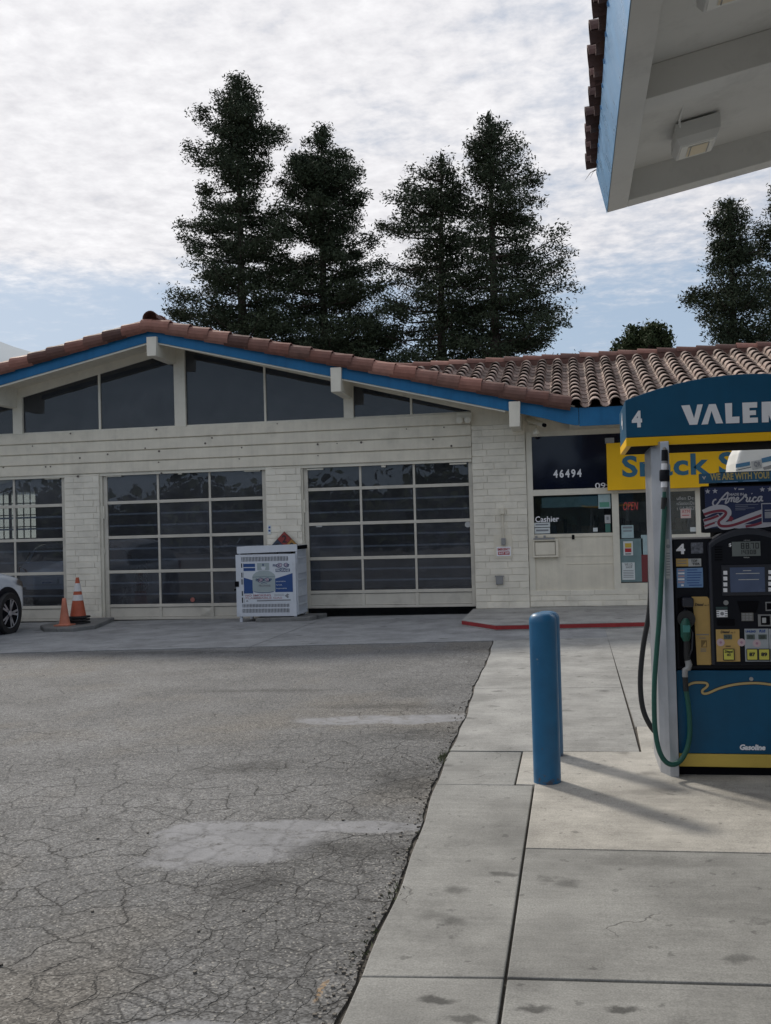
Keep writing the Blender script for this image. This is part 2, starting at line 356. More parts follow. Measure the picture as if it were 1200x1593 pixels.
        # a worn painted stroke near the kerb
        pt = math_('MULTIPLY', ell(-.915, 3.42, .016, .12, 0, .5, .04, 12), rng(noise(40, 3), .46, .60, 0, .6))
        c = mixc(pt, c, (.42, .27, .13))
        l.new(c, p.inputs['Base Color']); p.inputs['Roughness'].default_value = .88
        h = math_('SUBTRACT', math_('MULTIPLY', sepv, math_('SUBTRACT', .5, math_('MULTIPLY', pm, .42))), math_('MULTIPLY', cr, 2.5))
        h = math_('ADD', h, math_('MULTIPLY', noise(14, 4), .8))
        l.new(h, bump.inputs['Height']); bump.inputs['Distance'].default_value = .006; bump.inputs['Strength'].default_value = .7
    else:
        c = mixc(rng(noise(2.2, 7, .68), .30, .70), tuple(x*.84 for x in base), tuple(x*1.13 for x in base))
        st = n.new('ShaderNodeMapping'); st.inputs['Scale'].default_value = (2, 26, 1); l.new(warp(.1, 3), st.inputs[0])
        c = scale(c, rng(noise(1.2, 4, .6, st.outputs[0]), .3, .7, .93, 1.05))
        c = scale(c, rng(noise(1.3, 6, .68), .36, .70, 1.10, .76))
        sp1 = rng(noise(3.4, 5, .66, warp(.12, 7)), .62, .72); sp2 = math_('MULTIPLY', rng(vor(1.15, warp(.16, 9), 'F1'), .10, .02), rng(noise(1.5, 2), .42, .55))
        sp3 = math_('MULTIPLY', rng(vor(4.1, warp(.12, 14), 'F1'), .07, .03), rng(noise(2.1, 2), .36, .5))
        c = scale(c, rng(sp1, 0, 1, 1, .62, False)); c = scale(c, rng(sp2, 0, 1, 1, .52, False)); c = scale(c, rng(sp3, 0, 1, 1, .62, False))
        st2 = n.new('ShaderNodeMapping'); st2.inputs['Scale'].default_value = (5, 11, 1); l.new(warp(.2, 3), st2.inputs[0])
        c = scale(c, rng(noise(2.4, 5, .7, st2.outputs[0]), .60, .72, 1, .74))
        if kind == 'island':
            for e, k in ((ell(1.15, 5.95, .75, .42, .0, .8, .4, 2.5), .42), (ell(.42, 6.10, .3, .12, .1, .8, .2, 3), .3)):
                c = scale(c, rng(math_('MULTIPLY', e, rng(noise(5, 6, .7), .25, .6, .3, 1)), 0, 1, 1, 1-k, False))
        if kind == 'near':
            for e, k in ((ell(-.50, 3.36, .085, .04, 0, .7, .10, 14), .72), (ell(.12, 3.38, .085, .035, .2, .7, .12, 14), .72), (ell(-.17, 3.35, .09, .035, .1, .7, .10, 14), .68), (ell(-.12, 3.17, .05, .02, 0, .6, .06, 14), .6), (ell(.55, 3.80, .10, .06, .2, .8, .12, 10), .5), (ell(-.52, 4.05, .08, .06, .2, .8, .12, 10), .5), (ell(-.38, 3.24, .10, .035, 0, .7, .10, 14), .6), (ell(-.62, 4.1, .10, .07, 0, .8, .1, 8), .35), (ell(-.36, 4.62, .08, .045, 0, .6, .08, 12), .6), (ell(.3, 4.85, .5, .12, 0, .8, .2, 5), .2)):
                c = scale(c, rng(e, 0, 1, 1, 1-k, False))
        cr = math_('MULTIPLY', rng(vor(1.1, warp(.34, 3.6)), .007, .001), rng(noise(1.9, 3), .58, .64))
        c = mixc(math_('MULTIPLY', cr, .55), c, (.06, .055, .05))
        gr = noise(130, 3, .6); c = scale(c, rng(gr, .3, .7, .76, 1.24, False))
        l.new(c, p.inputs['Base Color']); p.inputs['Roughness'].default_value = .82
        h = math_('SUBTRACT', math_('ADD', math_('MULTIPLY', gr, .35), math_('MULTIPLY', noise(22, 5), .8)), math_('MULTIPLY', cr, 2))
        l.new(h, bump.inputs['Height']); bump.inputs['Distance'].default_value = .004; bump.inputs['Strength'].default_value = .45
    l.new(bump.outputs[0], p.inputs['Normal'])
    return M
ASPH = ground_mat('asphalt', (.122, .122, .122), 'asphalt')
C_STRIP = ground_mat('grey_concrete', (.248, .248, .236), 'near')
C_ISL = ground_mat('pale_island_concrete', (.41, .392, .355), 'island')
C_MID = ground_mat('worn_concrete', (.30, .298, .284), 'mid')
C_APR = ground_mat('apron_concrete', (.265, .27, .275), 'mid')
C_KERB = ground_mat('kerb_concrete', (.34, .335, .32), 'mid')
C_DK = ground_mat('dark_kerb_concrete', (.17, .17, .165), 'mid')
SOIL = mat('joint_soil', (.07, .062, .052), .9, var=.3, vs=20, bump=.8)
def sheet(name, pts, dz, m_, thick=0, **kw):
    mb = MB()
    if thick: 
        n_ = len(pts); top = [(x, y, gz(x)+dz) for x, y in pts]; bot = [(x, y, gz(x)+dz-thick) for x, y in pts]
        mb.add(top+bot, [tuple(range(n_)), tuple(range(n_, 2*n_))[::-1]]+[(i, (i+1)%n_, n_+(i+1)%n_, n_+i) for i in range(n_)])
    else: mb.add([(x, y, gz(x)+dz) for x, y in pts], [tuple(range(len(pts)))])
    o = mb.build(name, m_, None, **kw); o['kind'] = 'structure'; return o
sheet('ground', [(-600, -300), (600, -300), (600, 900), (-600, 900)], -.030, ASPH)
def ex(y): return -.683-.031*y + .012*sin(y*1.7) + .006*sin(y*6.1)
def epts(y0, y1, k=14): return [(ex(y0+(y1-y0)*i/k), y0+(y1-y0)*i/k) for i in range(k+1)]
AY = lambda x: 14.13+.09*x if x > -8.5 else 13.36
# asphalt lot surface stops at the concrete; soil shows in the joints
sheet('joint_bed', [(-1.2, -3), (9, -3), (9, 18.4), (-16, 18.4), (-16, 13.3), (-1.2, 14.0)], -.018, SOIL)
lot = [(ex(y)-.010-.014*abs(sin(y*2.3)*sin(y*5.1+1))-random.uniform(0, .012), y) for y in [i*.06-3 for i in range(284)]]
sheet('asphalt_lot', [(-30, -3)] + lot[:1] + lot + [(-1.14, 14.03), (-8.5, 13.34), (-30, 11.4)], -.006, ASPH, thick=.02)
g = .0055
sheet('concrete_strip', epts(-2.0, 3.52-g) + [(-.28-g, 3.555), (-.28-g, -2)], .004, C_STRIP, .05, bevel=.006)
sheet('concrete_strip', epts(3.52+g, 6.21-g) + [(-.28-g, 6.20), (-.28-g, 3.57)], .002, C_STRIP, .05, bevel=.006)
sheet('concrete_strip', epts(6.21+g, 7.13-g) + [(-.395-g, 7.12), (-.395-g, 6.22)], .0, C_STRIP, .05, bevel=.006)
sheet('concrete_slab', [(-.28+g, -2), (9, -2), (9, 3.70), (.62, 3.60), (-.28+g, 3.56)], .0, C_STRIP, .05, bevel=.006)
sheet('concrete_slab', [(-.28+g, 3.575), (.62, 3.615), (9, 3.72), (9, 5.06), (-.28+g, 4.995)], .001, C_STRIP, .05, bevel=.004)
sheet('pale_island_slab', [(-.28+g, 5.0), (9, 5.065), (9, 8.0), (.445, 8.0), (.425, 7.13), (-.395+g, 7.12), (-.395+g, 6.225), (-.28+g, 6.215)], .004, C_ISL, .05, bevel=.004)
sheet('concrete_slab', epts(7.14+.004, 8.02-.003) + [(.42-g, 8.02), (.415-g, 7.14)], .002, C_MID, .05)
sheet('concrete_slab', epts(8.02+.003, 9.9-.003) + [(.425-g, 9.9), (.42-g, 8.026)], .001, C_MID, .05)
sheet('concrete_slab', epts(9.9+.003, 14.03) + [(.44-g, 14.2), (.425-g, 9.906)], .002, C_MID, .05)
sheet('concrete_slab', [(.436, 8.01), (9, 8.01), (9, 11.0), (.436, 11.0)], .001, C_MID, .05)
sheet('concrete_slab', [(.436, 11.015), (9, 11.015), (9, 14.5), (.436, 14.5)], .0, C_MID, .05)
sheet('concrete_apron', [(-16, 12.75), (-8.5, 13.36), (-4.6, 13.72), (-4.6, 18.42), (-16, 18.42)], .002, C_APR, .05)
sheet('concrete_apron', [(-4.588, 13.72), (-1.12, 14.05), (.44-g, 14.215), (.44-g, 18.42), (-4.588, 18.42)], .001, C_APR, .05)
sheet('concrete_apron', [(.436, 14.515), (9, 14.515), (9, 18.42), (.436, 18.42)], .0, C_MID, .05)
# raised walk with red kerb face in front of the shop
kp = [(-1.85, 18.40), (-1.82, 16.25), (-1.19, 15.32), (1.0, 15.44), (9, 15.62), (9, 18.40)]
walk = sheet('walkway', kp, .095, C_KERB, .13, bevel=.008)
k = MB()
for a, b in zip(kp[1:4], kp[2:5]):
    d = Vector((b[0]-a[0], b[1]-a[1], 0)).normalized(); nrm = Vector((d.y, -d.x, 0))*.006
    A = Vector((*a, 0))+nrm; Bq = Vector((*b, 0))+nrm
    for P, Q in ((A, Bq),):
        k.prism([(P.x, P.y, gz(P.x)+.022), (Q.x, Q.y, gz(Q.x)+.022), (Q.x, Q.y, gz(Q.x)+.080), (P.x, P.y, gz(P.x)+.080)], (-nrm.x*.9, -nrm.y*.9, 0))
tag(k.build('red_kerb_stripe', REDK), kind='structure')
sheet('concrete_pad', [(-9.85, 18.4), (-9.75, 17.0), (-9.35, 16.42), (-8.75, 16.35), (-8.55, 16.8), (-8.95, 18.4)], .075, C_DK, .11, bevel=.02)
sheet('concrete_pad', [(-5.85, 18.4), (-5.75, 17.50), (-4.75, 17.62), (-4.62, 18.4)], .075, C_DK, .11, bevel=.02)
# pebbles and crumbs along the asphalt edge
pb = MB()
for i in range(230):
    y = 3 + 6.5*random.random()**1.5; x = ex(y) - abs(random.gauss(0, .05)) - .012; s_ = random.uniform(.002, .0065)
    if i > 190: x = random.uniform(-2.6, -.9); y = random.uniform(3, 7); s_ = random.uniform(.002, .006)
    z = gz(x)-.004; c = [(x+s_*random.uniform(.6, 1.3)*a, y+s_*random.uniform(.6, 1.3)*b, z+s_*c_) for a in (-1, 1) for b in (-1, 1) for c_ in (-.5, 1)]
    pb.add(c, [(0,1,3,2),(4,6,7,5),(0,4,5,1),(2,3,7,6),(0,2,6,4),(1,5,7,3)])
tag(pb.build('gravel', mat('pebble', (.17, .155, .135), .9, isl=.5)), 'loose pebbles and crumbs along the asphalt edge', 'gravel', kind='stuff')
gr = MB()
for cx_, cy_, n_, rr in ((-.925, 6.98, 150, .10), (-.835, 4.35, 34, .09), (-.80, 3.80, 34, .12), (-.8, 5.3, 14, .3)):
    for i in range(n_):
        a = random.uniform(0, 6.28); y = cy_+random.gauss(0, rr); x = ex(y)-.03+random.gauss(0, .018); h = random.uniform(.005, .024); w_ = .004
        dx, dy = cos(a)*w_, sin(a)*w_; lx, ly = random.gauss(0, .012), random.gauss(0, .012); z = gz(x)-.01
        gr.quad((x-dx, y-dy, z), (x+dx, y+dy, z), (x+lx+dx*.6, y+ly, z+h), (x+lx-dx*.3, y+ly, z+h))
tag(gr.build('weeds', mat('weed_green', (.06, .075, .028), .8, isl=.4)), 'low green weeds sprouting in the joint beside the concrete strip', 'weeds', kind='stuff')
# ---------------------------------------------------------------- station building
W = 18.44
XR, ZR = -7.67, 5.49                                   # ridge of the front gable
def zt(x): return ZR - (.212 if x < XR else .243)*abs(x-XR)      # top line of the fascia
def zg(x): return (5.10 + .226*(x+8.01) if x < -7.6 else 5.20 - .262*(x+7.34))  # head of the clerestory glass
bld = thing('service_station', (-7, W, 0), 'cream service station with tiled gable roof, glazed garage doors and a shop wing', 'building')
def bricks(mb, x0, x1, z0, z1, y, c=.122, ln=.405, seed=1):
    rd = random.Random(seed); z = z0; r_ = 0
    while z < z1-.03:
        h = min(c, z1-z); x = x0 - (ln*.5 if r_ % 2 else rd.choice([0, .13])); 
        while x < x1-.02:
            a = max(x, x0); b = min(x+ln, x1)
            if b-a > .05:
                p_ = rd.uniform(0, .007); e = .0012; ez = .0025; q = .005
                t = [rd.uniform(-.0035, .0035) for _ in range(8)]
                f_ = [(a+e+t[0], y-p_, z+ez+t[1]), (b-e+t[2], y-p_, z+ez+t[3]), (b-e+t[4], y-p_, z+h-ez+t[5]), (a+e+t[6], y-p_, z+h-ez+t[7])]
                g_ = [(p[0]+sx_*q*-1, y-p_-q, p[2]+sz_*q*-1) for p, sx_, sz_ in zip(f_, (-1, 1, 1, -1), (-1, -1, 1, 1))]
                k_ = [(p[0], y+.03, p[2]) for p in f_]
                mb.add(g_+f_+k_, [(0,1,2,3)]+[(4+i, 4+(i+1)%4, (i+1)%4, i) for i in range(4)]+[(8+i, 8+(i+1)%4, 4+(i+1)%4, 4+i) for i in range(4)])
            x += ln
        z += c; r_ += 1
def pillar(x0, x1, z0, z1, name='brick_pillar', seed=1, side=True):
    mb = MB(); bricks(mb, x0, x1, z0, z1, W-.035, seed=seed)
    o = mb.build(name, CREAMB, bld)
    B(x0+.006, W-.028, z0, x1-.006, W+.30, z1).build('mortar', MORT, o)
    return o
pillar(-9.96, -9.22, -.12, 2.84, seed=3)
pillar(-5.77, -5.07, -.12, 2.84, seed=4)
pillar(-14.1, -13.38, -.2, 2.9, seed=9)
pillar(-1.79, -.805, -.04, 3.46, seed=5)
mb = MB(); bricks(mb, -.80, 7.0, .10, .395, W-.020, seed=6, c=.10, ln=.43); o = mb.build('brick_base_wall', CREAMB, bld); B(-.80, W-.012, -.02, 7, W+.2, .395).build('mortar', MORT, o)
# siding: four boards with open laps
zb = [2.84, 3.055, 3.27, 3.485, 3.70]
for i in range(4):
    x1 = -1.795
    MB().yz([(W-.035, zb[i]+.012), (W-.060, zb[i]+.022), (W-.050, zb[i+1]-.004), (W-.035, zb[i+1]-.002), (W+.02, zb[i+1]-.002), (W+.02, zb[i]+.012)], -18, x1).build('siding_board', CREAM, bld, .003)
B(-18, W-.02, 2.80, -1.80, W+.10, 3.71).build('header_beam', TRIM, bld)
rd = random.Random(5); NAIL = mat('nail_stain', (.10, .08, .07), .8)
for i in range(26):
    x = rd.uniform(-11.3, -2); z = zb[rd.randrange(5)]-.03 if rd.random() < .8 else rd.uniform(2.9, 3.6); r_ = rd.uniform(.010, .022)
    MB().lathe([(r_, -.062), (r_, -.03)], (x, W, z), 'y', 7).build('nail_stain', NAIL, bld)
# clerestory glazing
posts = [(-11.07, -10.86, 1), (-9.215, -9.17, 0), (-7.60, -7.37, 1), (-5.78, -5.74, 0), (-4.20, -4.01, 1), (-2.93, -2.89, 0), (-14.7, -14.5, 1), (-12.9, -12.86, 0)]
for a, b, w_ in posts:
    y = W-.03 if w_ else W
    MB().xz([(a, 3.70), (b, 3.70), (b, zg(b)+.06), (a, zg(a)+.06)], y, W+.07).build('clerestory_post' if w_ else 'clerestory_mullion', TRIM, bld, .004)
edges = [(-18, -14.7), (-14.5, -12.9), (-12.86, -11.07), (-10.86, -9.215), (-9.17, -7.60), (-7.37, -5.78), (-5.74, -4.20), (-4.01, -2.93), (-2.89, -1.80)]
for a, b in edges:
    pts = [(a, 3.705), (b, 3.705), (b, zg(b)+.01), (a, zg(a)+.01)]
    pn = MB().xz(pts, W+.03, W+.04).build('clerestory_window', GLASSC, bld)
    fr = MB(); fr.box(a, W+.005, 3.705, b, W+.06, 3.735); fr.build('sill', TRIM, pn)
# raked trim board above the glass up to the roof
for a, b in ((-18, -7.6), (-7.6, -1.70)):
    MB().xz([(a, zg(a+.001 if a == -7.6 else a)), (b, zg(b-.001)), (b, zt(b)-.10), (a, zt(a)-.10)], W-.012, W+.08).build('raked_trim_board', TRIM, bld)
B(-1.79, W-.01, 3.30, 7, W+.15, 3.62).build('shop_head_wall', CREAM, bld)
MB().xz([(-1.79, 3.45), (-.79, 3.45), (-.79, zt(-.79)-.08), (-1.79, zt(-1.79)-.08)], W-.022, W+.15).build('upper_wall', CREAM, bld)
# gable roof: slabs, soffit, fascia
FY = 17.56
rl = MB().xz([(-18.6, zt(-18.6)-.17), (XR, ZR-.17), (XR, ZR-.02), (-18.6, zt(-18.6)-.02)], FY+.03, 28.25).build('gable_roof', CREAM, bld)
rr = MB().xz([(XR+.001, ZR-.17), (.05, zt(.05)-.17), (.05, zt(.05)-.02), (XR+.001, ZR-.02)], FY+.03, 28.25).build('gable_roof', CREAM, bld)
for o, a, b in ((rl, -18.6, XR), (rr, XR, .06)):
    MB().xz([(a, zt(a)-.018), (b, zt(b)-.018), (b, zt(b)+.03), (a, zt(a)+.03)], FY+.12, 28.3).build('tile_field', TILER, o)
MB().xz([(-18.6, zt(-18.6)-.25), (XR, ZR-.25), (XR, ZR), (-18.6, zt(-18.6))], FY-.02, FY+.028).build('fascia_board', BLUEF, bld)
MB().xz([(XR+.002, ZR-.25), (-1.1, 3.62), (-.4, 3.44), (-.1, 3.345), (.10, 3.305), (.16, 3.30), (.16, 3.60), (-.02, 3.63), (-.3, zt(-.3)), (XR+.002, ZR)], FY-.021, FY+.027).build('fascia_board', BLUEF, bld)
fb = MB(); xs = [.165, 1.02, 2.6, 4.4, 7.2]
for a, b in zip(xs, xs[1:]): fb.box(a+.004, FY-.022, 3.285, b-.004, FY+.026, 3.60)
fb.build('eave_fascia_board', BLUEF, bld)
mb = MB().box(.0, FY+.03, 3.31, 7.2, W-.012, 3.335); mb.build('eave_soffit', TRIM, bld)
mb = MB()                                               # thin cream lip under the blue boards
mb.xz([(-18.6, zt(-18.6)-.285), (XR, ZR-.285), (XR, ZR-.252), (-18.6, zt(-18.6)-.252)], FY, FY+.03)
mb.xz([(XR, ZR-.28), (-1.1, 3.59), (-1.1, 3.617), (XR, ZR-.252)], FY, FY+.03); mb.build('fascia_lip', TRIM, bld)
for bx in (-11.05, -7.63, -4.11, -.93, -14.5):
    z1 = min(zt(bx-.1), zt(bx+.1))-.17; z1 = z1-.0
    h = .36
    MB().xz([(bx-.10, z1-h+.02), (bx+.08, z1-h+.02), (bx+.10, z1+.10 if bx != -7.63 else z1+.02), (bx-.10, z1+.10 if bx != -7.63 else z1+.02)], FY-.10, W+.2).build('roof_beam', TRIM, bld, .006)
def barrel(mb, p0, p1, r0, r1, up, t=.014, n=9, a0=0, a1=pi):
    p0, p1 = Vector(p0), Vector(p1); d = (p1-p0).normalized(); up = Vector(up); up = (up-d*up.dot(d)).normalized(); s_ = d.cross(up)
    vs = []
    for P, R_ in ((p0, r0), (p0, r0-t), (p1, r1)):
        for i in range(n+1):
            a = a0+(a1-a0)*i/n; vs.append(P+s_*(R_*cos(a))+up*(R_*sin(a)))
    m_ = n+1
    mb.add(vs, [(i, i+1, 2*m_+i+1, 2*m_+i) for i in range(n)]+[(i, m_+i, m_+i+1, i+1) for i in range(n)]+[(m_+i, 2*m_+i, 2*m_+i+1, m_+i+1) for i in range(n)])
rk = MB(); rk2 = MB(); rd = random.Random(3)
x = .02; i = 0
while x > XR+.1:                                        # right rake, lower ends to the right
    xa, xb = x, max(x-.40, XR-.02); j = rd.uniform(-.008, .008)
    barrel(rk, (xa+.02, FY-.02, zt(xa)+.055+j), (xb-.04, FY-.02, zt(xb)+.035), .145, .125, (0, -.55, 1), a0=-.5, a1=pi+.5)
    barrel(rk2, (xa-.1, FY+.15, zt(xa)+.125+j), (xb-.14, FY+.15, zt(xb)+.14), .11, .09, (0, 0, 1))
    x -= .385
x = -18.2
while x < XR-.1:
    xa, xb = x, min(x+.40, XR+.02); j = rd.uniform(-.008, .008)
    barrel(rk, (xa-.02, FY-.02, zt(xa)+.055+j), (xb+.04, FY-.02, zt(xb)+.035), .145, .125, (0, -.55, 1), a0=-.5, a1=pi+.5)
    barrel(rk2, (xa-.1, FY+.15, zt(xa)+.115+j), (xb-.06, FY+.15, zt(xb)+.13), .11, .09, (0, 0, 1))
    x += .385
rk.build('rake_tiles', TILER, bld, smooth=False); rk2.build('rake_cover_tiles', TILER, bld)
rc = MB(); y = FY-.06
while y < 27.8: barrel(rc, (XR, y, ZR+.17), (XR, y+.46, ZR+.155), .15, .125, (0, 0, 1)); y += .41
rc.build('ridge_tiles', TILER, bld)
# shop wing roof: pans and covers, course by course
EZ, EY, RY, RZ = 3.60, 17.50, 22.2, 5.13
sl_ = (RZ-EZ)/(RY-EY); wing = MB().prism([(-.02, EY+.05, EZ-.0), (7.3, EY+.05, EZ-.0), (7.3, RY, RZ-.02), (-6.2, RY, RZ-.02)], (0, 0, -.06)).build('shop_roof', mat('roof_felt', (.03, .028, .027), .9), bld)
MB().prism([(-6.2, RY+.01, RZ-.02), (7.3, RY+.01, RZ-.02), (7.3, 27, EZ), (-2, 27, EZ)], (0, 0, -.06)).build('shop_roof', TILE, bld)
tl = MB(); pn = MB(); rd = random.Random(8); NR = 13; sp_ = .335
for c in range(-20, 22):
    xc = .12+sp_*c
    for r_ in range(NR):
        y0 = EY-.07+r_*(RY-EY)/NR; y1 = y0+(RY-EY)/NR+.05
        z0 = EZ+(y0-EY)*sl_; z1 = EZ+(y1-EY)*sl_
        if zt(min(xc, 0))+.02 > z0+.12 and xc < -.0: continue
        jx = rd.uniform(-.008, .008); jz = rd.uniform(-.005, .005)
        barrel(tl, (xc+jx, y0, z0+.065+jz), (xc+jx, y1, z1+.035), .112, .088, (0, 0, 1), t=.016)
        barrel(pn, (xc+sp_/2, y0+.05, z0+.115), (xc+sp_/2, y1+.05, z1+.095), .10, .085, (0, 0, -1), t=.012, n=6)
tl.build('cover_tiles', TILE, wing); pn.build('pan_tiles', TILE, wing)
mr = MB(); x = -6.3
while x < 7.2:
    barrel(mr, (x, RY, RZ+.10), (x+.46, RY, RZ+.085), .125, .10, (0, 0, 1)); x += .41
mr.build('ridge_tiles', TILER, wing)
B(-6.3, RY-.10, RZ-.05, 7.2, RY+.1, RZ+.10).build('ridge_mortar', TILER, wing)
# garage doors
def garage_door(x0, x1, zs, ztop, zbot, plus=0):
    y0, y1 = W+.045, W+.095
    d = MB().xz([(x0+.02, zbot), (x1, zbot), (x1, ztop), (x1-.07, ztop), (x1-.07, zbot+.05), (x0+.10, zbot+.05), (x0+.10, ztop), (x0+.02, ztop)], y0, y1)
    d = d.build('garage_door', DTRIM, bld, .004)
    w3 = (x1-.07-(x0+.10))/3; xs_ = [x0+.10+w3*i for i in range(4)]
    rows = [ztop]+zs
    for z in zs: B(x0+.10, y0+.002, z-.030, x1-.07, y1-.002, z+.030).build('rail', DTRIM, d, .005)
    for i in (1, 2):
        B(xs_[i]-.021, y0+.006, zs[-1]+.031, xs_[i]+.021, y1-.006, ztop).build('mullion', DTRIM, d, .004)
        B(xs_[i]-.03, y0-.004, zbot+.05, xs_[i]+.03, y1-.006, zs[-1]-.037).build('mullion', DTRIM, d, .004)
    for i in range(3):
        o = B(xs_[i]+.004, y0+.022, zbot+.055, xs_[i+1]-.004, y0+.034, zs[-1]-.04).build('kick_panel', DTRIM, d)
    for a, b in zip(rows, rows[1:]):
        for i in range(3): B(xs_[i]+.01, y0+.024, b+.02, xs_[i+1]-.01, y0+.030, a).build('glass_pane', GLASSD, d)
    for r_ in range(1, len(rows)-1):
        for k_ in (1, 2):
            z = rows[r_]+(rows[r_+1]-rows[r_])*k_/3.0
            B(x0+.08, y1+.012, z-.017, x1-.05, y1+.03, z+.017).build('strut', mat('galvanised_strut', (.60, .60, .58), .5) if 'galvanised_strut' not in bpy.data.materials else bpy.data.materials['galvanised_strut'], d)
    # track and jambs
    B(x0-.055, W+.0, zbot-.1, x0+.015, W+.20, 2.83).build('door_jamb', TRIM, d, .004)
    B(x1+.004, W+.02, zbot-.1, x1+.03, W+.20, 2.83).build('door_jamb', TRIM, d)
    hb = MB()
    for hx in (x0+.10, x1-.42): hb.box(hx, y0-.03, ztop-.05, hx+.32, y0-.004, ztop-.022)
    hb.box((x0+x1)/2-.08, y0-.04, ztop-.05, (x0+x1)/2, y0-.004, ztop-.0)
    hb.build('top_bracket', TRIM, d)
    B(x0+.0, y0-.03, 1.95, x0+.045, y0-.006, 2.2).build('hinge', TRIM, d); B(x0+.0, y0-.03, 1.25, x0+.03, y0-.006, 1.36).build('hinge', TRIM, d)
    return d
garage_door(-13.34, -10.0, [2.25, 1.56, .88, .20], 2.825, -.08)
d2 = garage_door(-9.19, -5.80, [2.26, 1.57, .885, .21], 2.825, -.065)
d3 = garage_door(-5.06, -1.80, [2.385, 1.72, 1.06, .42], 2.81, .115)
# things on the panes
plate(492, 815, 501, 820, W+.06, .003, 'sticker', LGREY, d3, back=0)
o = MB().lathe([(.055, -.004), (.055, 0)], tuple(at(728, 816, W+.06)), 'y', 16).build('sticker', LGREY, d3)
o = MB().lathe([(.045, -.004), (.045, 0)], tuple(at(300, 933, W+.06)), 'y', 16).build('sticker', mat('red_sticker', (.35, .12, .10), .6), d2)
pz_ = at(323, 951, W+.05); MB().add([(pz_.x-.14, W+.055, pz_.z-.08), (pz_.x+.12, W+.055, pz_.z-.10), (pz_.x+.15, W+.050, pz_.z+.06), (pz_.x-.10, W+.05, pz_.z+.07), (pz_.x, W+.038, pz_.z)], [(0,1,4), (1,2,4), (2,3,4), (3,0,4)]).build('dent', DTRIM, d2)
# garage interior
gi = B(-18.2, 29.4, -.25, -.9, 29.5, 5.6)
wy = 28.0
wx0, wx1, wz0, wz1 = -17.9, -16.1, 1.60, 3.04
mb = MB().box(-18.2, wy, -.3, wx0, wy+.15, 5.4).box(wx1, wy, -.3, -.9, wy+.15, 5.4).box(wx0, wy, -.3, wx1, wy+.15, wz0).box(wx0, wy, wz1, wx1, wy+.15, 5.4)
mb.build('back_wall', INW, bld)
FROST = bpy.data.materials.new('frosted_pane'); FROST.use_nodes = True; n_ = FROST.node_tree.nodes; n_.clear()
_o = n_.new('ShaderNodeOutputMaterial'); _t = n_.new('ShaderNodeBsdfTranslucent'); _t.inputs[0].default_value = (.75, .76, .70, 1); FROST.node_tree.links.new(_t.outputs[0], _o.inputs[0])
bw = B(wx0, wy+.06, wz0, wx1, wy+.065, wz1).build('back_window', FROST, bld)
mb = MB()
for i in range(9): x = wx0+(wx1-wx0)*i/8; mb.box(x-.015-(.03 if i % 4 == 0 else 0), wy+.02, wz0, x+.015+(.03 if i % 4 == 0 else 0), wy+.05, wz1)
for i in range(5): z = wz0+(wz1-wz0)*i/4; mb.box(wx0, wy+.018, z-.015, wx1, wy+.052, z+.015)
mb.build('frame', INW, bw)
B(-18.25, W+.1, -.3, -18.15, wy, 5.0).build('side_wall', INW, bld)
B(-1.35, W+.3, -.3, -1.25, wy, 4.2).build('partition_wall', INW, bld)
# shop: jambs, rails, windows, panel
mb = MB().box(-.80, W-.014, .395, -.69, W+.1, 3.30).box(-.69, W-.012, 2.125, 7, W+.1, 2.235).box(.71, W-.013, .395, .83, W+.1, 2.125).box(-.69, W-.01, 3.21, 7, W+.1, 3.30)
mb.box(1.42, W-.013, .50, 1.52, W+.1, 2.125).box(2.16, W-.013, .395, 2.30, W+.1, 2.125).box(.83, W-.011, .395, 7, W+.1, .505).box(1.52, W-.010, 1.26, 2.16, W+.1, 1.36).box(2.30, W-.012, 1.27, 7, W+.1, 1.37)
mb.box(3.6, W-.013, .395, 3.7, W+.1, 3.21).box(5.2, W-.013, .395, 5.3, W+.1, 3.21).build('shopfront_frame', TRIM, bld, .004)
sp = MB().box(-.69, W+.012, .395, .71, W+.06, 1.42).box(1.52, W+.012, .505, 2.16, W+.06, 1.26).box(2.30, W+.012, .505, 7, W+.06, 1.27).build('shopfront_panel', CREAM, bld)
mb = MB().box(-.69, W-.006, 1.36, .71, W+.02, 1.42)
mb.box(-.12, W+.004, 1.00, .70, W+.014, 1.03).box(-.12, W+.004, .86, .70, W+.014, .875); mb.build('panel_batten', CREAM, sp, .002)
NAVYG = mat('navy_window_film', (.004, .006, .022), .06, spec=.4)
uw = MB().box(-.69, W+.03, 2.235, .72, W+.04, 3.21).box(.72, W+.03, 2.235, 7, W+.04, 3.21).build('upper_window', NAVYG, bld)
for a, b, c, d_ in ((-.69, .71, 1.42, 2.125), (.83, 1.42, .505, 2.125), (1.52, 2.16, 1.36, 2.125), (2.3, 3.6, 1.37, 2.125), (3.7, 5.2, 1.37, 2.125)):
    B(a, W+.03, c, b, W+.036, d_).build('shop_window', GLASSS, bld)
GD = mat('shop_inner_grey', (.10, .11, .12), .8, var=.3, vs=2)
MB().box(-1.2, 22.0, .0, 7, 22.1, 3.5).box(-1.24, W+.3, .0, -1.2, 22, 3.5).box(6.95, W+.1, 0, 7.0, 22, 3.5).box(-1.2, W+.12, 3.30, 7, 22, 3.34).build('shop_inner_wall', GD, bld)
B(-1.2, W+.1, .0, 7, 22, .1).build('shop_floor', FLOORM, bld)
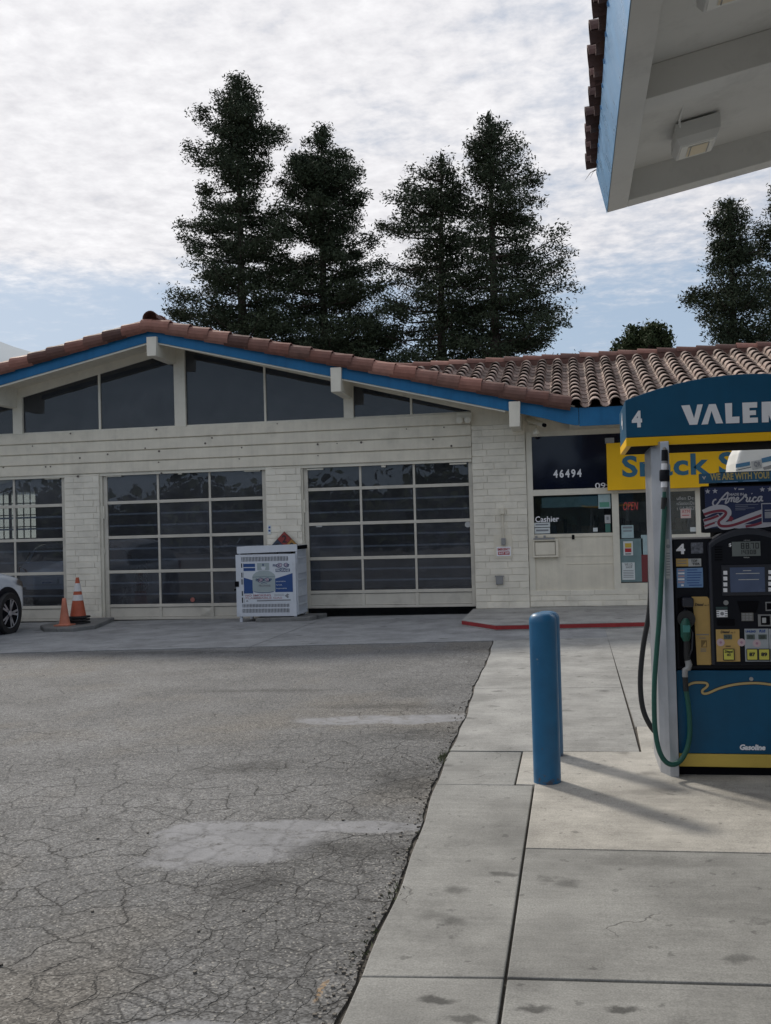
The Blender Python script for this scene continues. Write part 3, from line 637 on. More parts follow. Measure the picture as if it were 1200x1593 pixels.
# merchandise shelf seen dimly behind the glass
for sx0, sx1, y in ((-.6, .6, 19.6), (.85, 3.2, 20.4)):
    t = thing('display_shelf', ((sx0+sx1)/2, y, .1), 'dark display shelf of goods behind the '+('cashier window' if sx0 < 0 else 'door glass under the OPEN sign'), 'shelf')
    MB().box(sx0, y, .1, sx1, y+.03, 2.0).box(sx0, y-.3, .5, sx1, y, .53).box(sx0, y-.3, .95, sx1, y, .98).box(sx0, y-.3, 1.4, sx1, y, 1.43).build('rack', GREY, t)
    gd = MB(); rd = random.Random(int(sx0*10))
    for z in (.53, .98, 1.43):
        x = sx0+.03
        while x < sx1-.1:
            w_ = rd.uniform(.06, .14); gd.box(x, y-.26, z, x+w_-.01, y-.05, z+rd.uniform(.12, .34)); x += w_
    gd.build('goods', mat('goods_'+str(len(bpy.data.materials)), (.12, .16, .22), .5, isl=.6, col2=(.34, .24, .18)), t)
# house number
tpx('46494', 861, 730, 905, 743, W+.03, WHITE, bld, 'house_number', bold=.03, space=1.35)
tpx('09:', 926, 751, 946, 760, W+.03, WHITE, bld, 'lettering', bold=.01)
tpx('Cashier', 833, 803, 870, 812, W+.03, WHITE, bld, 'lettering', bold=.015)
# cash drawer
t = thing('cash_drawer', (-.45, W, 1.0), 'beige metal deposit drawer on the wall under the Cashier lettering', 'drawer')
r = RW(829, 839, 869, 867, W-.06)
mb = MB().box(r[0], W-.075, r[1], r[2], W+.01, r[1]+.035).box(r[0], W-.075, r[3]-.03, r[2], W+.01, r[3]).box(r[0], W-.07, r[1]+.035, r[0]+.035, W+.01, r[3]-.03).box(r[2]-.05, W-.07, r[1]+.035, r[2], W+.01, r[3]-.03)
mb.build('frame', CREAM, t, .004); B(r[0]+.045, W-.060, r[1]+.045, r[2]-.06, W-.0, r[3]-.055).build('drawer_front', CREAM, t, .004)
mb = MB().box(r[0]+.02, W-.09, r[3], r[2]-.06, W-.0, r[3]+.025).box(r[0]+.05, W-.03, r[3]+.025, r[0]+.09, W, r[3]+.07).box(r[0]+.2, W-.03, r[3]+.025, r[0]+.24, W, r[3]+.07); mb.build('shelf', GREY, t)
tag(plate(890, 832, 894, 839, W, .015, 'intercom', DARK, None, .003), 'tiny black intercom button on the panel below the cashier glass', 'intercom')
tag(plate(843, 773, 930, 789, W+.045, .004, 'teal_banner', TEALL, None), 'long pale teal paper banner across the top of the cashier window', 'poster')
def poster(px, nm, m_, label, lines=(), sub=(), cat='poster'):
    o = plate(*px, W+.03, .002, nm, m_, None); tag(o, label, cat)
    for (a, b, c, d_, mm) in sub: plate(px[0]+(px[2]-px[0])*a, px[1]+(px[3]-px[1])*b, px[0]+(px[2]-px[0])*c, px[1]+(px[3]-px[1])*d_, W+.028, .002, 'printed_block', mm, o)
    for (bd, a, b, c, d_, mm) in lines: tpx(bd, px[0]+(px[2]-px[0])*a, px[1]+(px[3]-px[1])*b, px[0]+(px[2]-px[0])*c, px[1]+(px[3]-px[1])*d_, W+.026, mm, o)
    return o
YB = mat('yellow_print', (.55, .38, .05), .6)
poster((931, 769, 950, 791), 'poster', TEALL, 'green and white poster in the top right corner of the cashier window', sub=((.1, .55, .9, .9, mat('green_print', (.10, .30, .22), .6)),))
poster((831, 813, 856, 820), 'notice', PAPER, 'narrow white notice strip right under the Cashier lettering', sub=((.1, .3, .9, .6, INKG),), cat='notice')
poster((832, 821, 856, 830), 'notice', PAPER, 'lower white notice strip above the deposit drawer', sub=((.1, .3, .9, .6, INKG),), cat='notice')
poster((941, 801, 950, 814), 'poster', LGREY, 'grey card with round mark at the lower right of the cashier window', sub=((.3, .2, .7, .6, INKG),), cat='card')
poster((942, 815, 950, 828), 'poster', mat('dark_green_print', (.05, .16, .13), .6), 'small dark green card under the grey card beside the cashier window frame', cat='card')
poster((923, 821, 930, 827), 'sticker', PAPER, 'small round white sticker at the bottom of the cashier window', cat='sticker')
poster((967, 817, 986, 837), 'poster', TEALL, 'pale teal flyer on the door glass below the OPEN sign', sub=((.1, .1, .9, .25, INKG), (.15, .4, .85, .5, INKG)))
poster((964, 838, 1001, 905), 'window_film', TEAL, 'large grey teal backing sheet low on the door glass behind two flyers', cat='poster')
RB = mat('dark_red_print', (.17, .03, .035), .6)
o = poster((998.5, 832, 1013, 905), 'poster', TEALL, 'tall white and dark red poster on the door glass beside the pump column', sub=((0, .42, 1, 1, RB),))
o = plate(970, 842, 985, 864, W+.020, .002, 'poster', PAPER, None); tag(o, 'small white flyer with yellow and red print on the door glass', 'poster')
plate(972.5, 845, 982.5, 852, W+.018, .002, 'printed_block', YB, o); plate(972.5, 853, 982.5, 859, W+.018, .002, 'printed_block', RED, o); plate(973, 861, 982, 862.5, W+.018, .001, 'printed_block', INK, o)
o = plate(968, 875, 988, 902, W+.020, .002, 'poster', PAPER, None); tag(o, 'white notice with black heading at the bottom of the door glass', 'poster')
tpx('WE I.D.', 972, 876, 985, 880, W+.018, INK, o); tpx('SHOP', 974, 881, 984, 884, W+.018, INK, o)
for i in range(5): plate(970, 887+i*2.6, 986, 888+i*2.6, W+.018, .001, 'printed_block', INKG, o)
o = tpx('OPEN', 970, 781, 993, 793.5, W+.06, mat('emissive_red_neon', (.60, .06, .05), .4, emit=.55), None, 'neon_sign', shear=.25, bold=-.008, space=1.1); tag(o, 'thin red OPEN neon lettering behind the door glass', 'neon sign')  # glow added to the letter material so the word reads behind the glass
poster((1059, 791, 1075, 806), 'atm_sign', mat('pink_paper', (.62, .50, .47), .6), 'square white and red ATM sign on the window beside the pump column', lines=(('ATM', .12, .15, .88, .48, RED),), sub=((.15, .66, .85, .74, RED),), cat='sign')
for i, s_ in enumerate(('ullen Dea', 'n/Station/Dea', 't CA 94539')): tpx(s_, 1053, 772+i*8, 1083, 777.5+i*8, W+.03, LGREY, bld)
poster((1074, 820, 1085, 827), 'notice', PAPER, 'small white card low on the window beside the pump column', cat='notice')
# Snack Shop sign
sg = thing('shop_sign', (2.3, W-.2, 2.3), 'yellow sign with blue Snack Shop letters above the shop windows', 'sign')
r = RW(944.5, 689, 1262, 763, W-.20)
zb_ = at(945, 763, W-.2).z; zt_ = at(945, 689.5, W-.2).z
B(r[0], W-.20, zb_, r[2], W-.08, zt_).build('sign_box', YEL, sg, .006)
tpx('Snack Shop', 968, 704, 1236, 748, W-.205, mat('sign_letter_blue', (.02, .13, .22), .5), sg, bold=.028, space=1.05)
MB().box(.62, W-.15, zt_, .78, W-.03, zt_+.10).box(2.8, W-.15, zt_, 2.9, W-.03, zt_+.1).build('bracket', GREY, sg)
# small devices on the wall
t = thing('security_floodlight', (-1.95, W-.06, 3.65), 'cream twin head security light under the eave at the corner of the siding', 'floodlight')
c = at(722, 648, W-.12); MB().box(c.x-.14, W-.10, c.z-.03, c.x+.14, W-.06, c.z+.07).build('box', TRIM, t, .006)
for s_ in (-.075, .075): MB().lathe([(.03, .05), (.055, .02), (.065, -.06), (.05, -.07)], (c.x+s_, W-.14, c.z-.07), 'y', 14).build('lamp_head', TRIM, t, smooth='auto')
t = thing('security_camera', (-.5, W-.1, 3.4), 'white bullet camera hanging under the blue eave beside the brick pillar', 'security camera')
a = at(822, 652, W-.05); b = at(846, 661, W-.55); a2 = at(834, 672, W-.4)
MB().tube([a, b], .045, 10).build('body', TRIM, t, smooth='auto'); MB().tube([b, b+(b-a).normalized()*.05], .035, 10).build('lens', DARK, t)
MB().tube([a, Vector((a.x+.02, W-.02, a.z-.10)), a2+Vector((0, .1, .12)), a2+Vector((0, 0, .05))], .018, 6).lathe([(.03, .05), (.06, .0), (.055, -.04), (.02, -.06)], tuple(a2), 'z', 14).build('bracket', TRIM, t, smooth='auto')
t = thing('emergency_shutoff', (-1.24, W-.08, 1.5), 'red and white emergency shut off sign and conduit box on the brick pillar', 'switch')
r = RW(769, 832, 797, 868, W-.055); B(r[0], W-.058, r[1], r[2], W-.03, r[3]).build('backplate', CREAM, t)
r = RW(773, 850.5, 795, 865, W-.06); B(r[0], W-.064, r[1], r[2], W-.058, r[3]).build('sign', WHITE, t)
tpx('EMERGENCY', 774.5, 852.5, 793.5, 856.5, W-.066, RED, t, bold=.03); r = RW(775, 858, 793, 863, W-.064); B(r[0], W-.067, r[1], r[2], W-.0645, r[3]).build('sign_band', RED, t); tpx('SHUT OFF', 776, 859, 792, 862, W-.068, WHITE, t, bold=.03)
r = RW(780, 837, 787, 848, W-.1); B(r[0], W-.12, r[1], r[2], W-.058, r[3]).build('switch_box', GREY, t, .01)
r2 = RW(778, 790, 785, 800, W-.1); B(r2[0], W-.12, r2[1], r2[2], W-.05, r2[3]).build('junction_box', CREAM, t, .01)
MB().tube([((r2[0]+r2[2])/2, W-.075, r2[1]), ((r[0]+r[2])/2, W-.075, r[3])], .018, 8).build('conduit', CREAM, t)
r = RW(772, 897, 783, 909, W-.05); t = thing('outlet_box', (r[0], W-.05, r[1]), 'small grey outdoor outlet box low on the brick pillar', 'outlet')
B(r[0], W-.10, r[1], r[2], W-.04, r[3]).build('box', GREY, t, .008); B(r[0]-.015, W-.105, r[3], r[2]+.015, W-.04, r[3]+.02).build('cover', GREY, t)
# NFPA diamond
c = at(443, 850, W-.12); h = .285
t = thing('hazard_sign', (c.x, W-.12, c.z), 'diamond hazard sign with red, blue and yellow fields behind the propane cage', 'sign')
RD_, BD_, YD_, WD_ = mat('faded_hazard_red', (.24, .035, .03), .6), mat('faded_hazard_blue', (.03, .045, .075), .6), mat('faded_hazard_yellow', (.32, .17, .04), .6), WHITE
def dia(cx, cz, s, y, m_, p, nm='field'): return MB().xz([(cx-s, cz), (cx, cz-s), (cx+s, cz), (cx, cz+s)], y, y+.004).build(nm, m_, p)
dia(c.x, c.z, h, W-.118, DARK, t, 'plate')
q = h/2-.004
for dx, dz, mm, ch in ((0, 1, RD_, '2'), (-1, 0, BD_, '0'), (1, 0, YD_, '0'), (0, -1, WD_, '')):
    cx_, cz_ = c.x+dx*h/2, c.z+dz*h/2; dia(cx_, cz_, q, W-.124, mm, t)
    if ch: text(ch, cx_-.045, cz_-.07, cx_+.045, cz_+.07, W-.126, INK, t, 'number', bold=.02)
o = plate(417, 817, 422, 831, W-.05, .003, 'sticker', PAPER, None); tag(o, 'narrow blue and white sticker on the middle brick pillar', 'sticker'); plate(418, 819, 421, 822, W-.053, .002, 'printed_block', INKB, o); plate(418, 824, 421, 827, W-.053, .002, 'printed_block', INKB, o)
# ---------------------------------------------------------------- propane exchange cage
PY = 17.66
pc = thing('propane_cage', (-5.55, PY, -.05), 'white metal propane exchange cage with blue panels in front of the garage doors', 'propane cage')
PW = mat('cage_white_enamel', (.60, .63, .68), .45, var=.06, dirt=.22)
def pr(a, b, c, d, y, nm, m_, par=pc, t=.002): r = RW(a, b, c, d, y); return B(r[0], y-t, r[1], r[2], y, r[3]).build(nm, m_, par)
r = RW(369, 867, 468, 964, PY)
X0, Z0, X1, Z1 = -6.13, .03, -4.98, 1.34
ZD = 1.19
mb = MB().box(X0+.03, PY+.02, Z0+.05, X0+.06, 18.35, Z1-.1).box(X0+.03, 18.32, Z0+.05, X1-.03, 18.35, Z1-.1).box(X0+.02, PY+.02, Z0+.04, X1-.02, 18.35, Z0+.07)
mb.box(X1-.03, PY+.01, Z0+.04, X1, PY+.05, Z1-.06).box(X1-.03, 18.28, Z0+.04, X1, 18.32, Z1-.06)
z = Z0+.04
side_z = [(0, .03), (.155, .03), (.31, .15), (.56, .03), (.70, .16), (.93, .03), (1.08, .15)]
for zz, hh in [(0, .05), (.17, .03), (.33, .17), (.62, .03), (.75, .17), (1.03, .03), (1.17, .06)]: mb.box(X1-.022, PY+.05, Z0+.04+zz, X1, 18.28, Z0+.04+zz+hh)
for i in range(26): yy = PY+.06+i*.0245; mb.box(X1-.018, yy, Z0+.06, X1-.008, yy+.010, Z1-.08)
mb.build('cabinet', PW, pc)
MB().box(X1-.05, PY+.05, Z0+.07, X1-.04, 18.28, Z1-.1).build('liner', DARK, pc)
MB().prism([(X0-.0, PY+.0, Z1-.13), (X1+.005, PY+.0, Z1-.11), (X1+.005, PY+.0, Z1+.02), (X0-.0, PY+.0, Z1)], (0, .03, 0)).box(X0+.0, PY+.03, Z1-.02, X1, 18.36, Z1+.0).build('top_panel', PW, pc, .004)
B(X1-.002, PY+.04, Z1-.075, X1+.012, 18.36, Z1-.003).build('top_trim', DARK, pc)
# door: frame with punched slots
dr = MB(); slots = []
dx0, dx1, dz0, dz1 = X0-.015, X1-.02, Z0+.02, ZD
yF = PY-.035
cells = [(dx0, dz0, dx1, dz1)]
rows_ = [(1.06, 1.145), (.215, .275), (.115, .19)]
zz = [dz0]+[v for a, b in sorted(rows_) for v in (a, b)]+[dz1]
for i in range(0, len(zz), 2): dr.box(dx0, yF, zz[i], dx1, PY-.003, zz[i+1])
for a, b in rows_:
    n_ = 32; xa, xb = dx0+.10, dx1-.14; dr.box(dx0, yF, a, xa, PY-.003, b); dr.box(xb, yF, a, dx1, PY-.003, b)
    for i in range(n_): x = xa+(xb-xa)*(i+.0)/n_; dr.box(x, yF+.002, a, x+(xb-xa)/n_*.42, PY-.005, b)
door = dr.build('door', PW, pc)
B(dx0+.05, PY+.0, dz0+.03, dx1-.05, PY+.004, dz1-.02).build('liner', DARK, door)
for a, b in ((.30, .40), (.43, .52), (.64, .74), (.77, .86), (.95, 1.03)):
    for i in range(2): B(dx0+.105+i*.04, yF-.002, a, dx0+.125+i*.04, yF+.004, b).build('slot', DARK, door)
MB().box(dx0-.025, yF-.01, .60, dx0+.055, yF+.02, .70).box(dx0-.04, yF, .53, dx0, yF+.02, .56).build('latch', DARK, door, .003)
for x in (X0+.03, X1-.08): MB().box(x, PY-.01, gz(x)-.0, x+.05, PY+.04, .08).build('leg', PW, pc)
for x in (X0+.03, X1-.08): MB().box(x, 18.26, gz(x)-.0, x+.05, 18.31, .08).build('leg', PW, pc)
yS = yF-.003
BL = mat('panel_blue', (.018, .065, .22), .45); CYL = mat('printed_tank_grey', (.33, .39, .40), .5, var=.08); CYD = mat('printed_shadow', (.18, .23, .25), .5); PAN = mat('panel_white', (.60, .64, .69), .5); OUT = mat('logo_outline', (.05, .08, .17), .5); PK = mat('logo_fill', (.48, .40, .47), .5)
sx0, sx1, sz0, sz1 = dx0+.15, dx1-.06, .295, 1.045
def sq(u): return sx0+(sx1-sx0)*u
def sv(v): return sz1-(sz1-sz0)*v
def pp(pts, m_, nm='printed_shape', k_=1): return MB().xz([(sq(u), sv(v)) for u, v in pts], yS-.0012*k_, yS-.0012*k_+.001).build(nm, m_, door)
pp([(0, 0), (1, 0), (1, 1), (0, 1)], PAN, 'sticker', 0)
pp([(0, .03), (.24, .03), (.24, .21), (0, .21)], BL); pp([(0, .115), (.24, .115), (.24, .135), (0, .135)], PAN, k_=2)
pp([(0, .37), (.19, .44), (.19, .765), (0, .765)], BL)
pp([(.64, .41), (1, .28), (1, .74), (.64, .74)], BL)
pp([(.28, .02), (.53, .02), (.53, .20), (.28, .20)], CYL, k_=2); pp([(.36, .11), (.46, .11), (.44, .19), (.38, .19)], PAN, k_=3); pp([(.39, .04), (.42, .04), (.42, .09), (.39, .09)], OUT, k_=3)
pp([(.18, .34), (.20, .30), (.26, .24), (.33, .21), (.50, .21), (.57, .24), (.63, .30), (.645, .34), (.645, .70), (.60, .735), (.50, .755), (.33, .755), (.22, .735), (.18, .70)], CYL, k_=2)
pp([(.18, .355), (.40, .345), (.645, .355), (.645, .37), (.40, .36), (.18, .37)], CYD, k_=3); pp([(.20, .715), (.33, .74), (.50, .74), (.62, .715), (.60, .735), (.50, .755), (.33, .755), (.22, .735)], OUT, k_=3)
def logo(u, v, s, k_=3):
    def T(pts): return [(u+a*s, v+b*s*1.05) for a, b in pts]
    pp(T([(-.20, -.03), (-.12, -.10), (-.02, -.08), (.0, -.03), (-.03, .05), (-.13, .09), (-.20, .05)]), OUT, k_=k_); pp(T([(-.185, -.025), (-.12, -.08), (-.03, -.065), (-.015, -.03), (-.04, .035), (-.13, .07), (-.18, .04)]), PK, k_=k_+1)
    pp(T([(.06, -.08), (.15, -.10), (.21, -.02), (.20, .05), (.12, .08), (.05, .03), (.03, -.03)]), OUT, k_=k_); pp(T([(.075, -.065), (.145, -.08), (.19, -.015), (.18, .04), (.12, .06), (.065, .02), (.05, -.025)]), PK, k_=k_+1)
    pp(T([(-.09, .11), (0, .075), (.10, .11), (.10, .13), (0, .10), (-.09, .13)]), OUT, k_=k_)
    return
logo(.80, .09, .62); logo(.41, .44, .62, 4)
def stx(s, a, b, c, d, m_, **k): return text(s, sq(a), sv(d), sq(c), sv(b), yS-.004, m_, door, **k)
pp([(.655, .17), (.95, .17), (.95, .245), (.655, .245)], OUT, k_=2); stx('PROPANE', .665, .18, .94, .238, PAN, bold=.02)
stx('PICK', .605, .055, .76, .12, OUT, bold=.02); stx('UP', .845, .055, .94, .12, OUT, bold=.02)
stx('PICK UP', .25, .40, .58, .47, OUT, bold=.02)
stx('PROPANE', .31, .55, .55, .60, INKG, bold=.02)
for i, (s_, w_) in enumerate((('Leave your tank here.', .20), ('Pay inside.', .13), ('Pick up your new tank here.', .22))): stx(s_, .66, .46+i*.085, .66+w_, .50+i*.085, PAN, bold=.01)
stx('NO SMOKING', .03, .785, .55, .835, mat('faded_red_print', (.40, .20, .24), .6), bold=.02); stx('FLAMMABLE GAS', .03, .85, .78, .90, mat('faded_red_print2', (.45, .30, .33), .6), bold=.02)
for i in range(2): pp([(.62, .785+i*.03), (.82, .785+i*.03), (.82, .795+i*.03), (.62, .795+i*.03)], INKG)
pp([(.89, .775), (.95, .83), (.89, .89), (.83, .83)], INKG, k_=2); pp([(.925, .81), (.95, .83), (.92, .86), (.895, .83)], PAN, k_=3)
pp([(.03, .96), (.06, .92), (.09, .96)], INKG, k_=2); pp([(.26, .93), (.95, .92), (.95, .95), (.26, .96)], INKG, k_=2)
pp([(.70, -.165), (.74, -.165), (.73, -.20), (.715, -.20)], INKG, k_=-26)
# ---------------------------------------------------------------- cones
PADZ = lambda x: gz(x)+.076
def cone(x, y, h, rb, rt, m_, label, bands=(), stack=0, base=.14):
    t = thing('traffic_cone', (x, y, PADZ(x)), label, 'traffic cone', None)
    z0 = PADZ(x)
    if stack:
        for i in range(stack):
            j = random.uniform(-.012, .012); k_ = .175-.004*i; mb = MB()
            pts = [(x+j+sx_*k_*(1 if abs(sx_) == 1 else 1), y+j+sy_*k_) for sx_, sy_ in ((-1, -.8), (-.8, -1), (.8, -1), (1, -.8), (1, .8), (.8, 1), (-.8, 1), (-1, .8))]
            mb.xy(pts, z0+i*.052, z0+i*.052+.036); mb.build('rubber_base', RUB, t, .008)
        z0 += stack*.052-.01
        MB().lathe([(rb, 0)]+[(rb+(rt-rb)*f, h*f) for f in (.25, .5, .75, 1)], (x, y, z0), n=28).build('body', m_, t, smooth='auto')
    else:
        mb = MB().box(x-base, y-base, z0, x+base, y+base, z0+.022); mb.lathe([(rb+.02, .02), (rb, .035)]+[(rb+(rt-rb)*f, h*f) for f in (.25, .5, .75, .98)]+[(rt*.8, h)], (x, y, z0), n=28)
        mb.build('body', m_, t, smooth='auto')
    for a, b in bands:
        ra = rb+(rt-rb)*a+.003; r2 = rb+(rt-rb)*b+.003
        MB().lathe([(ra, h*a), (r2, h*b)], (x, y, z0), n=28).build('reflective_band', REFW, t, smooth='auto')
    return t
cone(-9.15, 16.80, .50, .10, .032, ORGF, 'small faded orange traffic cone without bands at the corner of the brick pillar')
cone(-9.06, 17.14, .71, .145, .028, ORG, 'taller orange traffic cone with two white bands on a stack of black bases', ((.40, .55), (.64, .85)), 3)
# ---------------------------------------------------------------- bollards
def bollard(x, y, h, label):
    t = thing('bollard', (x, y, gz(x)), label, 'bollard'); r_ = .0845
    MB().lathe([(r_, -.03), (r_, h-.055)], (x, y, gz(x)), n=40).build('pipe', BLUEB, t, smooth='auto')
    MB().lathe([(r_, h-.056), (r_*.985, h-.040), (r_*.90, h-.022), (r_*.70, h-.008), (r_*.4, h-.001), (.005, h)], (x, y, gz(x)), n=40).build('domed_cap', BLUEB, t, smooth='auto')
bollard(-.20, 6.29, 1.055, 'nearer blue steel bollard standing at the corner of the pale island slab')
bollard(-.192, 7.02, 1.0, 'farther blue steel bollard mostly hidden behind the nearer one')
# ---------------------------------------------------------------- fuel dispenser
DY = 6.50
fd = thing('fuel_dispenser', (1.06, DY+.35, .01), 'blue and black fuel dispenser number 4 under an arched blue sign with diesel nozzle', 'fuel dispenser')
x0d, x1d = .610, 1.50
def column(xa, xb, name='column'):
    pts = [(xa, DY+.06), (xa+.05, DY-.05), (xb, DY-.075), (xb, DY+.72), (xa+.05, DY+.70), (xa, DY+.60)]
    return MB().xy(pts, 0.0, 2.10).build(name, SILV, fd, .006)
colL = column(.505, .606); colR = MB().xy([(1.503, DY-.075), (1.57, DY-.05), (1.62, DY+.06), (1.62, DY+.60), (1.57, DY+.70), (1.503, DY+.72)], 0, 2.10).build('column', SILV, fd, .006)
B(x0d+.002, DY+.0, .012, x1d-.002, DY+.66, .07).build('plinth', DARK, fd)
B(x0d, DY-.035, .068, x1d, DY+.70, .148).build('yellow_skirt', YELL, fd, .004)
lw = B(x0d+.001, DY-.030, .150, x1d-.001, DY+.69, .665).build('lower_door', BLUED, fd, .004)
B(x0d+.002, DY-.020, .667, x1d-.002, DY+.68, 1.485).build('upper_housing', BLACK, fd, .01)
B(x0d+.3, DY+.1, 1.48, x1d-.1, DY+.5, 1.9).build('topper_riser', DARK, fd)
# swoosh on the lower door
def ribbon(pts, w_, y, m_, par, nm='swoosh'):
    P_ = [Vector(p) for p in pts]; a = []; b = []
    for i, p in enumerate(P_):
        d = (P_[min(i+1, len(P_)-1)]-P_[max(i-1, 0)]).normalized(); n_ = Vector((-d.y, d.x)); ww = w_[i] if isinstance(w_, list) else w_
        a.append(p+n_*ww/2); b.append(p-n_*ww/2)
    mb = MB()
    for i in range(len(P_)-1): mb.quad((b[i].x, y, b[i].y), (b[i+1].x, y, b[i+1].y), (a[i+1].x, y, a[i+1].y), (a[i].x, y, a[i].y))
    return mb.build(nm, m_, par)
def spline(px, n=6):
    out = []; q = [Vector(p) for p in px]; q = [q[0]]+q+[q[-1]]
    for i in range(1, len(q)-2):
        for k_ in range(n):
            t = k_/n; a, b, c, d = q[i-1], q[i], q[i+1], q[i+2]
            out.append(.5*((2*b)+(c-a)*t+(2*a-5*b+4*c-d)*t*t+(3*b-a-3*c+d)*t**3))
    return out+[q[-2]]
def pxl(pts, Y): return [Vector((at(a, b, Y).x, at(a, b, Y).z)) for a, b in pts]
sw = spline(pxl([(1064, 1070), (1078, 1062.5), (1096, 1062), (1101, 1065), (1099, 1069), (1093, 1074), (1094, 1078.5), (1102, 1078), (1120, 1070.5), (1145, 1064.5), (1175, 1062.5), (1200, 1065), (1230, 1071), (1260, 1076)], DY-.03))
ribbon(sw, .021, DY-.032, INK, lw, 'swoosh_edge'); ribbon(sw, .014, DY-.034, TAN, lw, 'swoosh')
tpx('Gasoline', 1151, 1158, 1191, 1167, DY-.031, WHITE, lw, bold=.05, shear=.15)
MB().lathe([(.012, -.036), (.012, -.030)], (at(1167.5, 1055, DY).x, DY, at(1167.5, 1055, DY).z), 'y', 16).build('lock', CHR, lw)
# upper housing details
yU = DY-.022
def dp(a, b, c, d, nm, m_, t=.004, par=fd, y=None, bevel=0): return plate(a, b, c, d, yU if y is None else y, t, nm, m_, par, bevel)
BLACK2 = mat('dark_bezel_plastic', (.022, .024, .034), .35)
tpx('4', 1052, 846, 1066, 862, yU-.001, WHITE, fd, 'number', bold=.04)
dp(1075, 844, 1094, 861, 'worn_label', mat('worn_grey_label', (.13, .14, .17), .8, var=.6, vs=70))
o = dp(1052, 869, 1071, 881, 'sticker', YELP); o2 = dp(1071, 869, 1091, 881, 'sticker', LGREY); tpx('TOP', 1075, 870.5, 1085, 874.5, yU-.005, INK, o2, bold=.02); tpx('TIER', 1077, 875.5, 1089, 879, yU-.005, INK, o2, bold=.02)
for i in range(2): plate(1054, 872+i*4, 1068, 873.2+i*4, yU-.0045, .001, 'printed_line', INKG, o)
SB = mat('sticker_blue', (.17, .30, .52), .5, var=.06, vs=40); o = dp(1053, 883.5, 1094, 914, 'sticker', SB, bevel=.002)
for i in range(5): plate(1055, 886+i*4.6, 1065, 888.6+i*4.6, yU-.0045, .001, 'printed_block', WHITE if i % 2 else mat('pale_red_print', (.5, .35, .40), .5), o)
for i in range(6): plate(1069, 886+i*4.0, 1085+(i*7) % 8, 887.2+i*4.0, yU-.0045, .001, 'printed_line', INKB, o)
plate(1060, 909, 1064, 912, yU-.0045, .001, 'printed_block', WHITE, o); plate(1072, 909.5, 1092, 911, yU-.0045, .001, 'printed_line', INKB, o)
# rounded centre console
cx0, cx1 = at(1103, 950, DY).x, at(1228, 950, DY).x
def arch(xa, xb, za, zb_, zc, n=14): return [(xa, za), (xb, za)]+[(xb+(xa-xb)*i/n, zb_+(zc-zb_)*sin(pi*i/n)**.75) for i in range(n+1)]
MB().xz(arch(cx0, cx1, .70, 1.455, 1.545), yU-.040, DY+.1).build('console', BLACK2, fd, .012)
MB().xz(arch(cx0+.018, cx1-.018, .705, 1.43, 1.505), yU-.043, yU-.038).build('console_face', BLACK, fd)
yC = yU-.044
def cp(a, b, c, d, nm, m_, t=.004, par=fd, bevel=0, y=None): return plate(a, b, c, d, yC if y is None else y, t, nm, m_, par, bevel)
for i in range(6): cp(1112, 850+i*4, 1124, 851.6+i*4, 'speaker_slot', DARK)
lc = cp(1139, 842.5, 1183, 865, 'price_display', mat('lcd_green_grey', (.16, .18, .175), .3)); 
SEG = {'0': 'abcdef', '1': 'bc', '4': 'fgbc', '3': 'abgcd', '7': 'abc', '8': 'abcdefg'}
def seven(s, px0, pz0, px1, pz1, y, par):
    q = RW(px0, pz0, px1, pz1, y); n_ = sum(1 for c in s if c != '.'); wd = (q[2]-q[0])/n_; h = q[3]-q[1]; x = q[0]; mb = MB(); t = h*.13
    for c in s:
        if c == '.': mb.box(x-wd*.16, y-.001, q[1], x-wd*.16+t*.8, y, q[1]+t); continue
        w_ = wd*.68; S = {'a': (0, h-t, w_, h), 'd': (0, 0, w_, t), 'g': (0, h/2-t/2, w_, h/2+t/2), 'f': (0, h/2, t, h), 'e': (0, 0, t, h/2), 'b': (w_-t, h/2, w_, h), 'c': (w_-t, 0, w_, h/2)}
        for k_ in SEG[c]: a = S[k_]; mb.box(x+a[0], y-.001, q[1]+a[1], x+a[2], y, q[1]+a[3])
        x += wd
    return mb.build('number', INK, par)
seven('88.70', 1153, 844.5, 1183, 853.5, yC-.005, lc); seven('14.308', 1151, 855.5, 1178, 862, yC-.005, lc)
tpx('$', 1134, 845, 1138, 851, yC, WHITE, fd, bold=.02); tpx('THIS SALE', 1157, 839.8, 1167, 841.3, yC, LGREY, fd); tpx('Gallons', 1157, 866, 1166, 868, yC, LGREY, fd, bold=.02)
cp(1123, 878, 1200+40, 926, 'screen_bezel', BLACK2, .006, bevel=.003)
o = cp(1136, 882.5, 1190, 921, 'screen', mat('lcd_blue_grey', (.085, .115, .20), .18, var=.08, vs=12), y=yC-.006); 
for (a, b, c) in ((1156, 887, 1169), (1145, 891.5, 1182), (1149, 901, 1181)): plate(a, b, c, b+1.2, yC-.0105, .0008, 'printed_line', LGREY, o)
for i in range(4):
    cp(1125.5, 888+i*9, 1131.5, 894+i*9, 'key', WHITE, .008, y=yC-.006, bevel=.001); cp(1195.5, 887+i*9, 1201.5, 893+i*9, 'key', WHITE, .008, y=yC-.006, bevel=.001)
MB().lathe([(.015, -.006), (.015, 0)], (at(1129.5, 937.5, yC).x, yC, at(1129.5, 937.5, yC).z), 'y', 18).build('lock', GREY, fd)
cp(1114, 944, 1132, 948, 'card_slot_label', mat('dark_green_label', (.03, .06, .06), .5)); o = cp(1115, 949, 1132, 960, 'card_label', WHITE)
for i in range(3): plate(1115, 950.4+i*3.6, 1119, 951.4+i*3.6, yC-.0045, .001, 'printed_line', INK, o); plate(1128, 950.4+i*3.6, 1132, 951.4+i*3.6, yC-.0045, .001, 'printed_line', INK, o)
